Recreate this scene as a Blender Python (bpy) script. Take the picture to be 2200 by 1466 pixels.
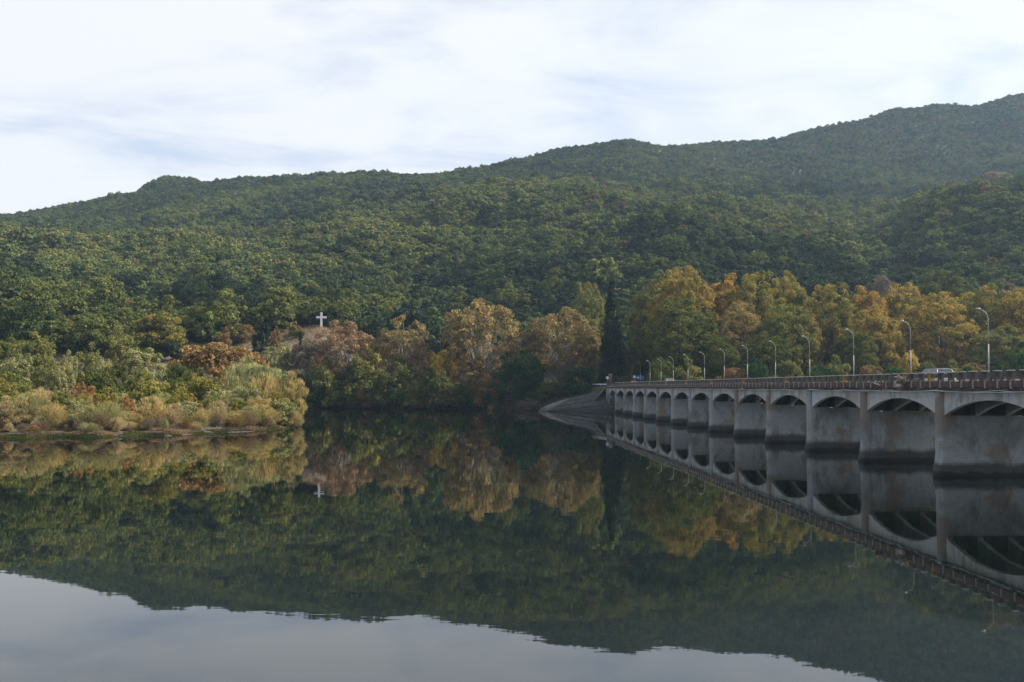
import bpy, math, random
import numpy as np
from mathutils import Matrix, Vector

for o in list(bpy.data.objects):
    bpy.data.objects.remove(o)
scene = bpy.context.scene
COL = scene.collection

# ------------------------------------------------------------------ camera
F = 2139.0                       # focal length in photograph pixels (35 mm on 36 mm)
CAM_H = 6.5
PITCH, ROLL = math.radians(2.642), 0.0044
cam_data = bpy.data.cameras.new('camera')
cam_data.sensor_width = 36.0
cam_data.lens = 35.0
cam_data.clip_start = 0.5
cam_data.clip_end = 9000
cam = bpy.data.objects.new('camera', cam_data)
COL.objects.link(cam)
CM = Matrix.Rotation(math.pi / 2 + PITCH, 4, 'X') @ Matrix.Rotation(ROLL, 4, 'Z')
cam.matrix_world = Matrix.Translation((0, 0, CAM_H)) @ CM
scene.camera = cam

# ------------------------------------------------------------------ light
SUN_AZ, SUN_EL = math.radians(84), math.radians(38)      # azimuth from the view direction towards the right
world = bpy.data.worlds.new('World')
scene.world = world
world.use_nodes = True
wn, wl = world.node_tree.nodes, world.node_tree.links
wn.clear()
wout = wn.new('ShaderNodeOutputWorld')
wbg = wn.new('ShaderNodeBackground')
wbg.inputs['Strength'].default_value = 0.1
sky = wn.new('ShaderNodeTexSky')
sky.sky_type = 'NISHITA'
sky.sun_disc = False
sky.sun_elevation = SUN_EL
sky.sun_rotation = SUN_AZ
sky.altitude = 50
sky.air_density = 1.0
sky.dust_density = 0.6
wtc = wn.new('ShaderNodeTexCoord')
wsep = wn.new('ShaderNodeSeparateXYZ')
wl.new(wtc.outputs['Generated'], wsep.inputs[0])


def wmath(op, a, b=None, c=None, clamp=False):
    n = wn.new('ShaderNodeMath')
    n.operation = op
    n.use_clamp = clamp
    for i, v in enumerate((a, b, c)):
        if v is None:
            continue
        if isinstance(v, (int, float)):
            n.inputs[i].default_value = v
        else:
            wl.new(v, n.inputs[i])
    return n.outputs[0]


# a cloud sheet at even height: directions are projected onto a level plane above the place
zz = wmath('ADD', wmath('MAXIMUM', wsep.outputs['Z'], 0.0), 0.16)
cx = wmath('DIVIDE', wsep.outputs['X'], zz)
cy = wmath('DIVIDE', wsep.outputs['Y'], zz)
wcomb = wn.new('ShaderNodeCombineXYZ')
wl.new(cx, wcomb.inputs[0])
wl.new(cy, wcomb.inputs[1])
wmap = wn.new('ShaderNodeMapping')
wmap.inputs['Rotation'].default_value = (0, 0, math.radians(-38))
wmap.inputs['Scale'].default_value = (0.75, 1.15, 1.0)
wmap.inputs['Location'].default_value = (5.3, 0.4, 0.0)
wl.new(wcomb.outputs[0], wmap.inputs[0])


def wnoise(scale, detail, rough, dist, vec):
    n = wn.new('ShaderNodeTexNoise')
    n.inputs['Scale'].default_value = scale
    n.inputs['Detail'].default_value = detail
    n.inputs['Roughness'].default_value = rough
    n.inputs['Distortion'].default_value = dist
    wl.new(vec, n.inputs['Vector'])
    return n.outputs['Fac']


c1 = wnoise(0.55, 8, 0.55, 0.5, wmap.outputs[0])
c2 = wnoise(1.9, 10, 0.6, 0.9, wmap.outputs[0])
cmix = wmath('ADD', wmath('MULTIPLY', c1, 0.55), wmath('MULTIPLY', c2, 0.45))
wramp = wn.new('ShaderNodeMapRange')
wramp.interpolation_type = 'SMOOTHSTEP'
wramp.inputs['From Min'].default_value = 0.38
wramp.inputs['From Max'].default_value = 0.55
wramp.inputs['To Min'].default_value = 0.50
wramp.inputs['To Max'].default_value = 0.97
wl.new(cmix, wramp.inputs['Value'])
# thin veil: the sky between the clouds stays pale
wmix = wn.new('ShaderNodeMix')
wmix.data_type = 'RGBA'
wl.new(wramp.outputs[0], wmix.inputs[0])
wtint = wn.new('ShaderNodeMix')
wtint.data_type = 'RGBA'
wtint.blend_type = 'MULTIPLY'
wtint.inputs[0].default_value = 1.0
wl.new(sky.outputs[0], wtint.inputs[6])
wtint.inputs[7].default_value = (0.47, 0.545, 0.66, 1)
wl.new(wtint.outputs[2], wmix.inputs[6])
wmix.inputs[7].default_value = (3.95, 4.02, 4.15, 1)
wl.new(wmix.outputs[2], wbg.inputs['Color'])
wl.new(wbg.outputs[0], wout.inputs['Surface'])

sun_d = bpy.data.lights.new('sun', 'SUN')
sun_d.energy = 5.0
sun_d.angle = math.radians(0.6)
sun_d.color = (1.0, 0.92, 0.80)
sun = bpy.data.objects.new('sun', sun_d)
COL.objects.link(sun)
sdir = Vector((math.sin(SUN_AZ) * math.cos(SUN_EL), math.cos(SUN_AZ) * math.cos(SUN_EL), math.sin(SUN_EL)))
sun.rotation_euler = sdir.to_track_quat('Z', 'Y').to_euler()
sun.location = (0, 0, 600)

scene.view_settings.view_transform = 'Standard'
scene.view_settings.look = 'None'
scene.view_settings.exposure = 1.3
scene.view_settings.gamma = 1.0
scene.view_settings.use_curve_mapping = False
scene.render.engine = 'CYCLES'
cy_ = scene.cycles
cy_.max_bounces = 6
cy_.diffuse_bounces = 2
cy_.glossy_bounces = 3
cy_.transmission_bounces = 2
cy_.volume_bounces = 0
cy_.transparent_max_bounces = 4
cy_.use_denoising = True
cy_.denoiser = 'OPENIMAGEDENOISE'
cy_.sample_clamp_indirect = 4
cy_.use_adaptive_sampling = False
cy_.denoising_prefilter = 'ACCURATE'
cy_.denoising_input_passes = 'RGB_ALBEDO_NORMAL'
cy_.adaptive_threshold = 0.02


# ------------------------------------------------------------------ helpers
def P(u, y, Z):
    """the point at ground distance Z that the photograph shows at pixel (u, y)"""
    d = CM.to_3x3() @ Vector(((u - 1100) / F, (733 - y) / F, -1.0))
    return Vector((d.x / d.y * Z, Z, CAM_H + d.z / d.y * Z))


def on_level(u, y, z=0.0):
    d = CM.to_3x3() @ Vector(((u - 1100) / F, (733 - y) / F, -1.0))
    k = (z - CAM_H) / d.z
    return Vector((d.x * k, d.y * k, z))


def tag(o, label=None, cat=None, group=None, kind=None):
    if label:
        o['label'] = label
    if cat:
        o['category'] = cat
    if group:
        o['group'] = group
    if kind:
        o['kind'] = kind
    return o


def link(name, data, parent=None, loc=(0, 0, 0)):
    o = bpy.data.objects.new(name, data)
    COL.objects.link(o)
    o.location = loc
    if parent is not None:
        o.parent = parent
    return o


def empty(name, loc=(0, 0, 0), rz=0.0):
    o = link(name, None, None, loc)
    o.rotation_euler = (0, 0, rz)
    o.empty_display_size = 0.5
    return o


def np_mesh(name, verts, faces, mats=(), attr=None, smooth=False, midx=None):
    """fast mesh from an (n,3) array and an (m,k) array of equal-sized faces (or a list of such arrays)"""
    verts = np.asarray(verts, dtype=np.float32)
    groups = faces if isinstance(faces, list) else [faces]
    groups = [np.asarray(g, dtype=np.int32) for g in groups if len(g)]
    me = bpy.data.meshes.new(name)
    me.vertices.add(len(verts))
    me.vertices.foreach_set('co', verts.ravel())
    loops = np.concatenate([g.ravel() for g in groups])
    tot = np.concatenate([np.full(len(g), g.shape[1], np.int32) for g in groups])
    start = np.concatenate([[0], np.cumsum(tot)[:-1]]).astype(np.int32)
    me.loops.add(len(loops))
    me.loops.foreach_set('vertex_index', loops)
    me.polygons.add(len(tot))
    me.polygons.foreach_set('loop_start', start)
    me.polygons.foreach_set('loop_total', tot)
    if midx is not None:
        me.polygons.foreach_set('material_index', np.asarray(midx, np.int32))
    if smooth:
        me.polygons.foreach_set('use_smooth', np.ones(len(tot), bool))
    me.update(calc_edges=True)
    if attr is not None:
        for k, v in attr.items():
            a = me.attributes.new(k, 'FLOAT', 'FACE')
            a.data.foreach_set('value', np.asarray(v, np.float32))
    for m in mats:
        me.materials.append(m)
    return me


class MB:
    """collects boxes, tubes and prisms and makes ONE mesh of them"""

    def __init__(self):
        self.v, self.f = [], []

    def add(self, vs, fs):
        b = len(self.v)
        self.v += [tuple(p) for p in vs]
        self.f += [tuple(i + b for i in f) for f in fs]
        return self

    def box(self, x0, x1, y0, y1, z0, z1, rot=None, about=(0, 0, 0)):
        vs = [Vector((x, y, z)) for x in (x0, x1) for y in (y0, y1) for z in (z0, z1)]
        if rot is not None:
            a = Vector(about)
            vs = [a + rot @ (p - a) for p in vs]
        return self.add(vs, [(0, 1, 3, 2), (4, 6, 7, 5), (0, 4, 5, 1), (2, 3, 7, 6), (0, 2, 6, 4), (1, 5, 7, 3)])

    def tube(self, pts, radii, n=8, cap=True):
        pts = [Vector(p) for p in pts]
        if not hasattr(radii, '__len__'):
            radii = [radii] * len(pts)
        rings = []
        for i, p in enumerate(pts):
            d = (pts[min(i + 1, len(pts) - 1)] - pts[max(i - 1, 0)]).normalized()
            a = Vector((0, 0, 1)) if abs(d.z) < 0.9 else Vector((1, 0, 0))
            x = d.cross(a).normalized()
            y = d.cross(x)
            rings.append([p + (x * math.cos(t) + y * math.sin(t)) * radii[i] for t in [2 * math.pi * k / n for k in range(n)]])
        vs = [q for r in rings for q in r]
        fs = []
        for i in range(len(rings) - 1):
            for k in range(n):
                fs.append((i * n + k, i * n + (k + 1) % n, (i + 1) * n + (k + 1) % n, (i + 1) * n + k))
        if cap:
            fs.append(tuple(range(n - 1, -1, -1)))
            fs.append(tuple((len(rings) - 1) * n + k for k in range(n)))
        return self.add(vs, fs)

    def loft(self, loops, cap=True):
        n = len(loops[0])
        vs = [q for r in loops for q in r]
        fs = []
        for i in range(len(loops) - 1):
            for k in range(n):
                fs.append((i * n + k, i * n + (k + 1) % n, (i + 1) * n + (k + 1) % n, (i + 1) * n + k))
        if cap:
            fs.append(tuple(range(n - 1, -1, -1)))
            fs.append(tuple((len(loops) - 1) * n + k for k in range(n)))
        return self.add(vs, fs)

    def mesh(self, name, mat=None, smooth=False):
        me = bpy.data.meshes.new(name)
        me.from_pydata(self.v, [], self.f)
        import bmesh
        bm = bmesh.new()
        bm.from_mesh(me)
        bmesh.ops.recalc_face_normals(bm, faces=bm.faces)
        bm.to_mesh(me)
        bm.free()
        if smooth:
            me.polygons.foreach_set('use_smooth', [True] * len(me.polygons))
        if mat:
            me.materials.append(mat)
        me.update()
        return me

    def build(self, name, mat, parent=None, loc=(0, 0, 0), smooth=False):
        return link(name, self.mesh(name, mat, smooth), parent, loc)


def hash2(ix, iy, seed):
    h = (ix.astype(np.int64) * 374761393 + iy.astype(np.int64) * 668265263 + seed * 2147483647) & 0xFFFFFFFF
    h = ((h ^ (h >> 13)) * 1274126177) & 0xFFFFFFFF
    h = h ^ (h >> 16)
    return (h & 0xFFFFFF) / float(0xFFFFFF)


def vnoise(x, y, seed=0):
    x, y = np.asarray(x, float), np.asarray(y, float)
    ix, iy = np.floor(x), np.floor(y)
    fx, fy = x - ix, y - iy
    fx, fy = fx * fx * (3 - 2 * fx), fy * fy * (3 - 2 * fy)
    a, b = hash2(ix, iy, seed), hash2(ix + 1, iy, seed)
    c, d = hash2(ix, iy + 1, seed), hash2(ix + 1, iy + 1, seed)
    return (a * (1 - fx) + b * fx) * (1 - fy) + (c * (1 - fx) + d * fx) * fy


def fbm(x, y, seed=0, n=4):
    s, a, t = 0, 0.5, 0
    for i in range(n):
        s = s + a * vnoise(x * 2 ** i, y * 2 ** i, seed + i * 17)
        t += a
        a *= 0.5
    return s / t


# ------------------------------------------------------------------ materials
def new_mat(name):
    m = bpy.data.materials.new(name)
    m.use_nodes = True
    nt = m.node_tree
    nt.nodes.clear()
    return m, nt


class NT:
    def __init__(self, nt):
        self.nt = nt

    def n(self, t, **kw):
        nd = self.nt.nodes.new(t)
        for k, v in kw.items():
            setattr(nd, k, v)
        return nd

    def l(self, a, b):
        self.nt.links.new(a, b)

    def put(self, sock, v):
        if isinstance(v, (int, float)):
            sock.default_value = v
        elif isinstance(v, (tuple, list)):
            sock.default_value = tuple(v) + ((1,) if len(v) == 3 and len(sock.default_value) == 4 else ())
        else:
            self.l(v, sock)

    def math(self, op, a, b=None, clamp=False):
        nd = self.n('ShaderNodeMath', operation=op, use_clamp=clamp)
        self.put(nd.inputs[0], a)
        if b is not None:
            self.put(nd.inputs[1], b)
        return nd.outputs[0]

    def mix(self, fac, a, b, blend='MIX'):
        nd = self.n('ShaderNodeMix', data_type='RGBA', blend_type=blend)
        self.put(nd.inputs[0], fac)
        self.put(nd.inputs[6], a)
        self.put(nd.inputs[7], b)
        return nd.outputs[2]

    def noise(self, vec, scale, detail=4, rough=0.55, dist=0.0):
        nd = self.n('ShaderNodeTexNoise')
        nd.inputs['Scale'].default_value = scale
        nd.inputs['Detail'].default_value = detail
        nd.inputs['Roughness'].default_value = rough
        nd.inputs['Distortion'].default_value = dist
        self.l(vec, nd.inputs['Vector'])
        return nd.outputs['Fac']

    def ramp(self, v, a, b, lo=0.0, hi=1.0):
        nd = self.n('ShaderNodeMapRange', interpolation_type='SMOOTHSTEP')
        self.put(nd.inputs['Value'], v)
        nd.inputs['From Min'].default_value = a
        nd.inputs['From Max'].default_value = b
        nd.inputs['To Min'].default_value = lo
        nd.inputs['To Max'].default_value = hi
        return nd.outputs[0]

    def mapping(self, vec, scale=(1, 1, 1), loc=(0, 0, 0)):
        nd = self.n('ShaderNodeMapping')
        nd.inputs['Scale'].default_value = scale
        nd.inputs['Location'].default_value = loc
        self.l(vec, nd.inputs[0])
        return nd.outputs[0]


def leaf_shader(N, color, transl=0.35, rough=0.75):
    """thin leaves: most light is scattered back, some passes through"""
    d = N.n('ShaderNodeBsdfDiffuse')
    t = N.n('ShaderNodeBsdfTranslucent')
    N.put(d.inputs['Color'], color)
    N.put(t.inputs['Color'], color)
    mx = N.n('ShaderNodeMixShader')
    mx.inputs[0].default_value = transl
    N.l(d.outputs[0], mx.inputs[1])
    N.l(t.outputs[0], mx.inputs[2])
    out = N.n('ShaderNodeOutputMaterial')
    N.l(mx.outputs[0], out.inputs['Surface'])


def foliage_material():
    m, nt = new_mat('foliage')
    N = NT(nt)
    ta = N.n('ShaderNodeAttribute', attribute_type='OBJECT', attribute_name='tint_a').outputs['Color']
    tb = N.n('ShaderNodeAttribute', attribute_type='OBJECT', attribute_name='tint_b').outputs['Color']
    tone = N.n('ShaderNodeAttribute', attribute_type='GEOMETRY', attribute_name='tone').outputs['Fac']
    rnd = N.n('ShaderNodeAttribute', attribute_type='GEOMETRY', attribute_name='rnd').outputs['Fac']
    pos = N.n('ShaderNodeNewGeometry').outputs['Position']
    big = N.noise(pos, 0.16, 2)
    f = N.math('ADD', N.math('MULTIPLY', tone, 0.6), N.math('MULTIPLY', big, 0.9))
    f = N.ramp(f, 0.45, 1.0)
    c = N.mix(f, ta, tb)
    k = N.math('ADD', N.math('MULTIPLY', rnd, 0.8), 0.6)
    cc = N.n('ShaderNodeCombineColor')
    for i in range(3):
        N.l(k, cc.inputs[i])
    c = N.mix(1.0, c, cc.outputs[0], 'MULTIPLY')
    leaf_shader(N, c, 0.33)
    return m


def hill_material():
    m, nt = new_mat('hillside_foliage')
    N = NT(nt)
    oi = N.n('ShaderNodeObjectInfo')
    loc, rnd = oi.outputs['Location'], oi.outputs['Random']
    leaf = N.n('ShaderNodeAttribute', attribute_type='GEOMETRY', attribute_name='rnd').outputs['Fac']
    n1 = N.noise(loc, 0.0065, 4, 0.6)
    n2 = N.noise(N.mapping(loc, loc=(310, 77, 5)), 0.03, 3, 0.6)
    sep = N.n('ShaderNodeSeparateXYZ')
    N.l(loc, sep.inputs[0])
    mid = N.math('ADD', N.ramp(sep.outputs['Y'], 420, 600, -0.15, 0.10), N.ramp(sep.outputs['Y'], 730, 775, 0.0, -0.13))
    v = N.math('ADD', N.math('MULTIPLY', n1, 0.65), N.math('MULTIPLY', n2, 0.38))
    v = N.math('ADD', v, mid)
    v = N.math('ADD', v, N.math('MULTIPLY', N.math('SUBTRACT', rnd, 0.5), 0.30))
    r = N.n('ShaderNodeValToRGB')
    e = r.color_ramp.elements
    e[0].position, e[0].color = 0.28, (0.030, 0.046, 0.026, 1)
    e[1].position, e[1].color = 0.80, (0.190, 0.180, 0.060, 1)
    for p, c in ((0.42, (0.058, 0.080, 0.033)), (0.52, (0.096, 0.124, 0.042)), (0.62, (0.138, 0.160, 0.048)),
                 (0.71, (0.172, 0.185, 0.056))):
        el = e.new(p)
        el.color = c + (1,)
    N.l(v, r.inputs[0])
    # a few rust brown crowns, more of them higher up to the right
    n3 = N.noise(N.mapping(loc, loc=(-90, 40, 3)), 0.009, 3)
    rx = N.ramp(sep.outputs['X'], -100, 420, 0.0, 0.10)
    pr = N.n('ShaderNodeTexWhiteNoise', noise_dimensions='3D')
    N.l(loc, pr.inputs['Vector'])
    sel = N.math('GREATER_THAN', N.math('ADD', pr.outputs['Value'], N.math('ADD', N.math('MULTIPLY', n3, 0.30), rx)), 1.16)
    c = N.mix(sel, r.outputs['Color'], (0.135, 0.090, 0.050))
    k = N.math('ADD', N.math('MULTIPLY', leaf, 0.7), 0.65)
    cc = N.n('ShaderNodeCombineColor')
    for i in range(3):
        N.l(k, cc.inputs[i])
    c = N.mix(1.0, c, cc.outputs[0], 'MULTIPLY')
    leaf_shader(N, c, 0.25)
    return m


def plain(name, base, rough=0.8, var=0.25, scale=3.0, metal=0.0, bump=0.0, coat=0.0):
    m, nt = new_mat(name)
    N = NT(nt)
    b = N.n('ShaderNodeBsdfPrincipled')
    tc = N.n('ShaderNodeTexCoord').outputs['Object']
    nz = N.noise(tc, scale, 5, 0.6)
    c = N.mix(N.ramp(nz, 0.3, 0.7), tuple(x * (1 - var) for x in base), tuple(min(1, x * (1 + var)) for x in base))
    N.l(c, b.inputs['Base Color'])
    b.inputs['Roughness'].default_value = rough
    b.inputs['Metallic'].default_value = metal
    if coat:
        b.inputs['Coat Weight'].default_value = coat
    if bump:
        bp = N.n('ShaderNodeBump')
        bp.inputs['Strength'].default_value = 0.6
        bp.inputs['Distance'].default_value = bump
        N.l(N.noise(tc, scale * 4, 6, 0.65), bp.inputs['Height'])
        N.l(bp.outputs[0], b.inputs['Normal'])
    out = N.n('ShaderNodeOutputMaterial')
    N.l(b.outputs[0], out.inputs[0])
    return m


def concrete_material(name, base, stain, waterline=True, formwork=True):
    """board-marked concrete with brown damp patches and a dark algae band over a black foot of wet and painted undercut shade"""
    m, nt = new_mat(name)
    N = NT(nt)
    b = N.n('ShaderNodeBsdfPrincipled')
    pos = N.n('ShaderNodeNewGeometry').outputs['Position']
    sep = N.n('ShaderNodeSeparateXYZ')
    N.l(pos, sep.inputs[0])
    z = sep.outputs['Z']
    fine = N.noise(pos, 3.5, 6, 0.65)
    streak = N.noise(N.mapping(pos, (2.2, 2.2, 0.16)), 1.2, 5, 0.6)
    patch = N.noise(N.mapping(pos, (1, 1, 0.8), (12, 3, 8)), 0.30, 4, 0.55, 0.6)
    patch2 = N.noise(N.mapping(pos, (1, 1, 0.5), (-42, 13, 1)), 0.42, 4, 0.6, 0.4)
    c = N.mix(N.ramp(fine, 0.25, 0.75), tuple(x * 0.82 for x in base), tuple(x * 1.12 for x in base))
    c = N.mix(N.ramp(patch, 0.48, 0.60, 0, 0.78), c, stain)
    c = N.mix(N.ramp(patch2, 0.52, 0.66, 0, 0.62), c, tuple(x * 0.33 for x in base))
    c = N.mix(N.ramp(streak, 0.54, 0.76, 0, 0.60), c, (base[0] * 0.42, base[1] * 0.36, base[2] * 0.32))
    h = fine
    if formwork:
        ln = N.n('ShaderNodeMath', operation='FRACT')
        N.l(N.math('MULTIPLY', z, 5.2), ln.inputs[0])
        line = N.math('LESS_THAN', ln.outputs[0], 0.10)
        c = N.mix(N.math('MULTIPLY', line, 0.4), c, (0.08, 0.08, 0.08))
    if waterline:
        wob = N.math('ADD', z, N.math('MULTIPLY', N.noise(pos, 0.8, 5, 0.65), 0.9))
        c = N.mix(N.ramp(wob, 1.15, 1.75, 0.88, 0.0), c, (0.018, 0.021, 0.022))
        c = N.mix(N.ramp(wob, 0.62, 0.85, 0.9, 0.0), c, (0.008, 0.009, 0.008))  # near-black foot: wet concrete, with the undercut's shadow painted into the colour
    N.l(c, b.inputs['Base Color'])
    b.inputs['Roughness'].default_value = 0.88
    bp = N.n('ShaderNodeBump')
    bp.inputs['Strength'].default_value = 0.5
    bp.inputs['Distance'].default_value = 0.02
    N.l(h, bp.inputs['Height'])
    N.l(bp.outputs[0], b.inputs['Normal'])
    out = N.n('ShaderNodeOutputMaterial')
    N.l(b.outputs[0], out.inputs[0])
    return m


M = {}
M['foliage'] = foliage_material()
M['hill'] = hill_material()
M['bark_pale'] = plain('bark_pale', (0.26, 0.23, 0.19), 0.85, 0.35, 1.5)
M['bark'] = plain('bark', (0.075, 0.058, 0.045), 0.9, 0.35, 1.5)
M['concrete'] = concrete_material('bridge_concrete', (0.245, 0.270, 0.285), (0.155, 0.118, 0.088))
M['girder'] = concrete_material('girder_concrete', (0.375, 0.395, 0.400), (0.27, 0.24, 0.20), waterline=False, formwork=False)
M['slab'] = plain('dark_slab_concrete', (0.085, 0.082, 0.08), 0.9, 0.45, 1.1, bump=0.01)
M['rail'] = plain('weathered_rail_concrete', (0.062, 0.060, 0.058), 0.9, 0.45, 1.6, bump=0.01)
M['lichen'] = plain('yellow_lichen_concrete', (0.22, 0.13, 0.03), 0.9, 0.4, 3)
M['red'] = plain('rust_brown_panel', (0.075, 0.042, 0.035), 0.8, 0.5, 0.9, bump=0.006)
M['white_post'] = plain('pale_concrete', (0.27, 0.25, 0.22), 0.8, 0.3, 4)
M['cap'] = plain('pale_worn_concrete', (0.42, 0.40, 0.37), 0.85, 0.3, 4)
M['asphalt'] = plain('asphalt', (0.055, 0.054, 0.053), 0.9, 0.2, 2)
M['pavement'] = plain('pavement_concrete', (0.40, 0.35, 0.30), 0.85, 0.2, 2)
M['steel'] = plain('galvanised_steel', (0.26, 0.25, 0.24), 0.6, 0.3, 2, metal=0.0)
M['rusty'] = plain('rusty_steel', (0.33, 0.21, 0.14), 0.6, 0.45, 2, metal=0.1)
M['wire'] = plain('grey_cable', (0.35, 0.36, 0.37), 0.6, 0.1)
M['white'] = plain('white_paint', (0.60, 0.60, 0.64), 0.6, 0.05)
M['sign_blue'] = plain('blue_sign_paint', (0.04, 0.14, 0.33), 0.5, 0.1)
M['sign_back'] = plain('grey_sign_back', (0.55, 0.60, 0.66), 0.5, 0.08)
M['orange'] = plain('orange_reflective', (0.9, 0.17, 0.02), 0.5, 0.08)
M['black'] = plain('black_rubber', (0.02, 0.02, 0.02), 0.8, 0.2)
M['brick'] = plain('brown_stone', (0.22, 0.14, 0.085), 0.9, 0.4, 5, bump=0.02)
M['wood'] = plain('brown_wood', (0.24, 0.15, 0.08), 0.8, 0.3, 3)
M['bank_grass'] = plain('bank_grass', (0.040, 0.050, 0.022), 0.95, 0.4, 2)
M['rock'] = plain('grey_rock', (0.32, 0.31, 0.29), 0.9, 0.3, 0.3, bump=0.2)
M['car_silver'] = plain('silver_car_paint', (0.50, 0.53, 0.57), 0.3, 0.03, 1, metal=0.35, coat=0.5)
M['car_white'] = plain('pale_grey_car_paint', (0.42, 0.44, 0.49), 0.35, 0.03, 1, metal=0.2, coat=0.5)
M['glass'] = plain('dark_car_glass', (0.05, 0.06, 0.075), 0.08, 0.05)
M['lamp_glass'] = plain('lamp_glass', (0.5, 0.5, 0.48), 0.2, 0.05)

# ground
m, nt = new_mat('ground_soil')
N = NT(nt)
gb = N.n('ShaderNodeBsdfPrincipled')
gp = N.n('ShaderNodeNewGeometry').outputs['Position']
g1 = N.noise(gp, 0.05, 5, 0.6)
g2 = N.noise(gp, 0.9, 5, 0.65)
sp = N.n('ShaderNodeSeparateXYZ')
N.l(gp, sp.inputs[0])
gc = N.mix(N.ramp(g1, 0.4, 0.6), (0.105, 0.082, 0.052), (0.070, 0.062, 0.034))
gc = N.mix(N.ramp(sp.outputs['Y'], 372, 410), gc, (0.040, 0.048, 0.022))
gc = N.mix(N.ramp(g2, 0.35, 0.65, 0, 0.6), gc, (0.070, 0.060, 0.035))
gc = N.mix(N.ramp(sp.outputs['Z'], 0.35, 0.9, 0.9, 0.0), gc, (0.030, 0.027, 0.018))
N.l(gc, gb.inputs['Base Color'])
gb.inputs['Roughness'].default_value = 0.95
N.l(gb.outputs[0], N.n('ShaderNodeOutputMaterial').inputs[0])
M['ground'] = m

# water: a dark deep body under a clear, almost still surface
m, nt = new_mat('river_water')
N = NT(nt)
wb = N.n('ShaderNodeBsdfPrincipled')
wb.inputs['Base Color'].default_value = (0.0022, 0.0042, 0.0036, 1)
wb.inputs['Roughness'].default_value = 0.015
wb.inputs['IOR'].default_value = 1.54
wb.inputs['Specular Tint'].default_value = (0.84, 0.93, 1.0, 1)
wp = N.n('ShaderNodeNewGeometry').outputs['Position']
w1 = N.noise(N.mapping(wp, (0.55, 1.0, 1)), 0.9, 3, 0.5, 0.2)
w2 = N.noise(N.mapping(wp, (0.35, 1.0, 1), (40, 9, 0)), 0.14, 2, 0.5)
calm = N.ramp(N.noise(N.mapping(wp, (1, 1, 1), (7, 3, 0)), 0.022, 3, 0.5), 0.40, 0.62, 0.45, 1.0)
hh = N.math('ADD', N.math('MULTIPLY', N.math('MULTIPLY', w1, calm), 0.5), N.math('MULTIPLY', w2, 1.2))
wbp = N.n('ShaderNodeBump')
wbp.inputs['Strength'].default_value = 1.0
wbp.inputs['Distance'].default_value = 0.0042
N.l(hh, wbp.inputs['Height'])
N.l(wbp.outputs[0], wb.inputs['Normal'])
N.l(wb.outputs[0], N.n('ShaderNodeOutputMaterial').inputs[0])
M['water'] = m

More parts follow.
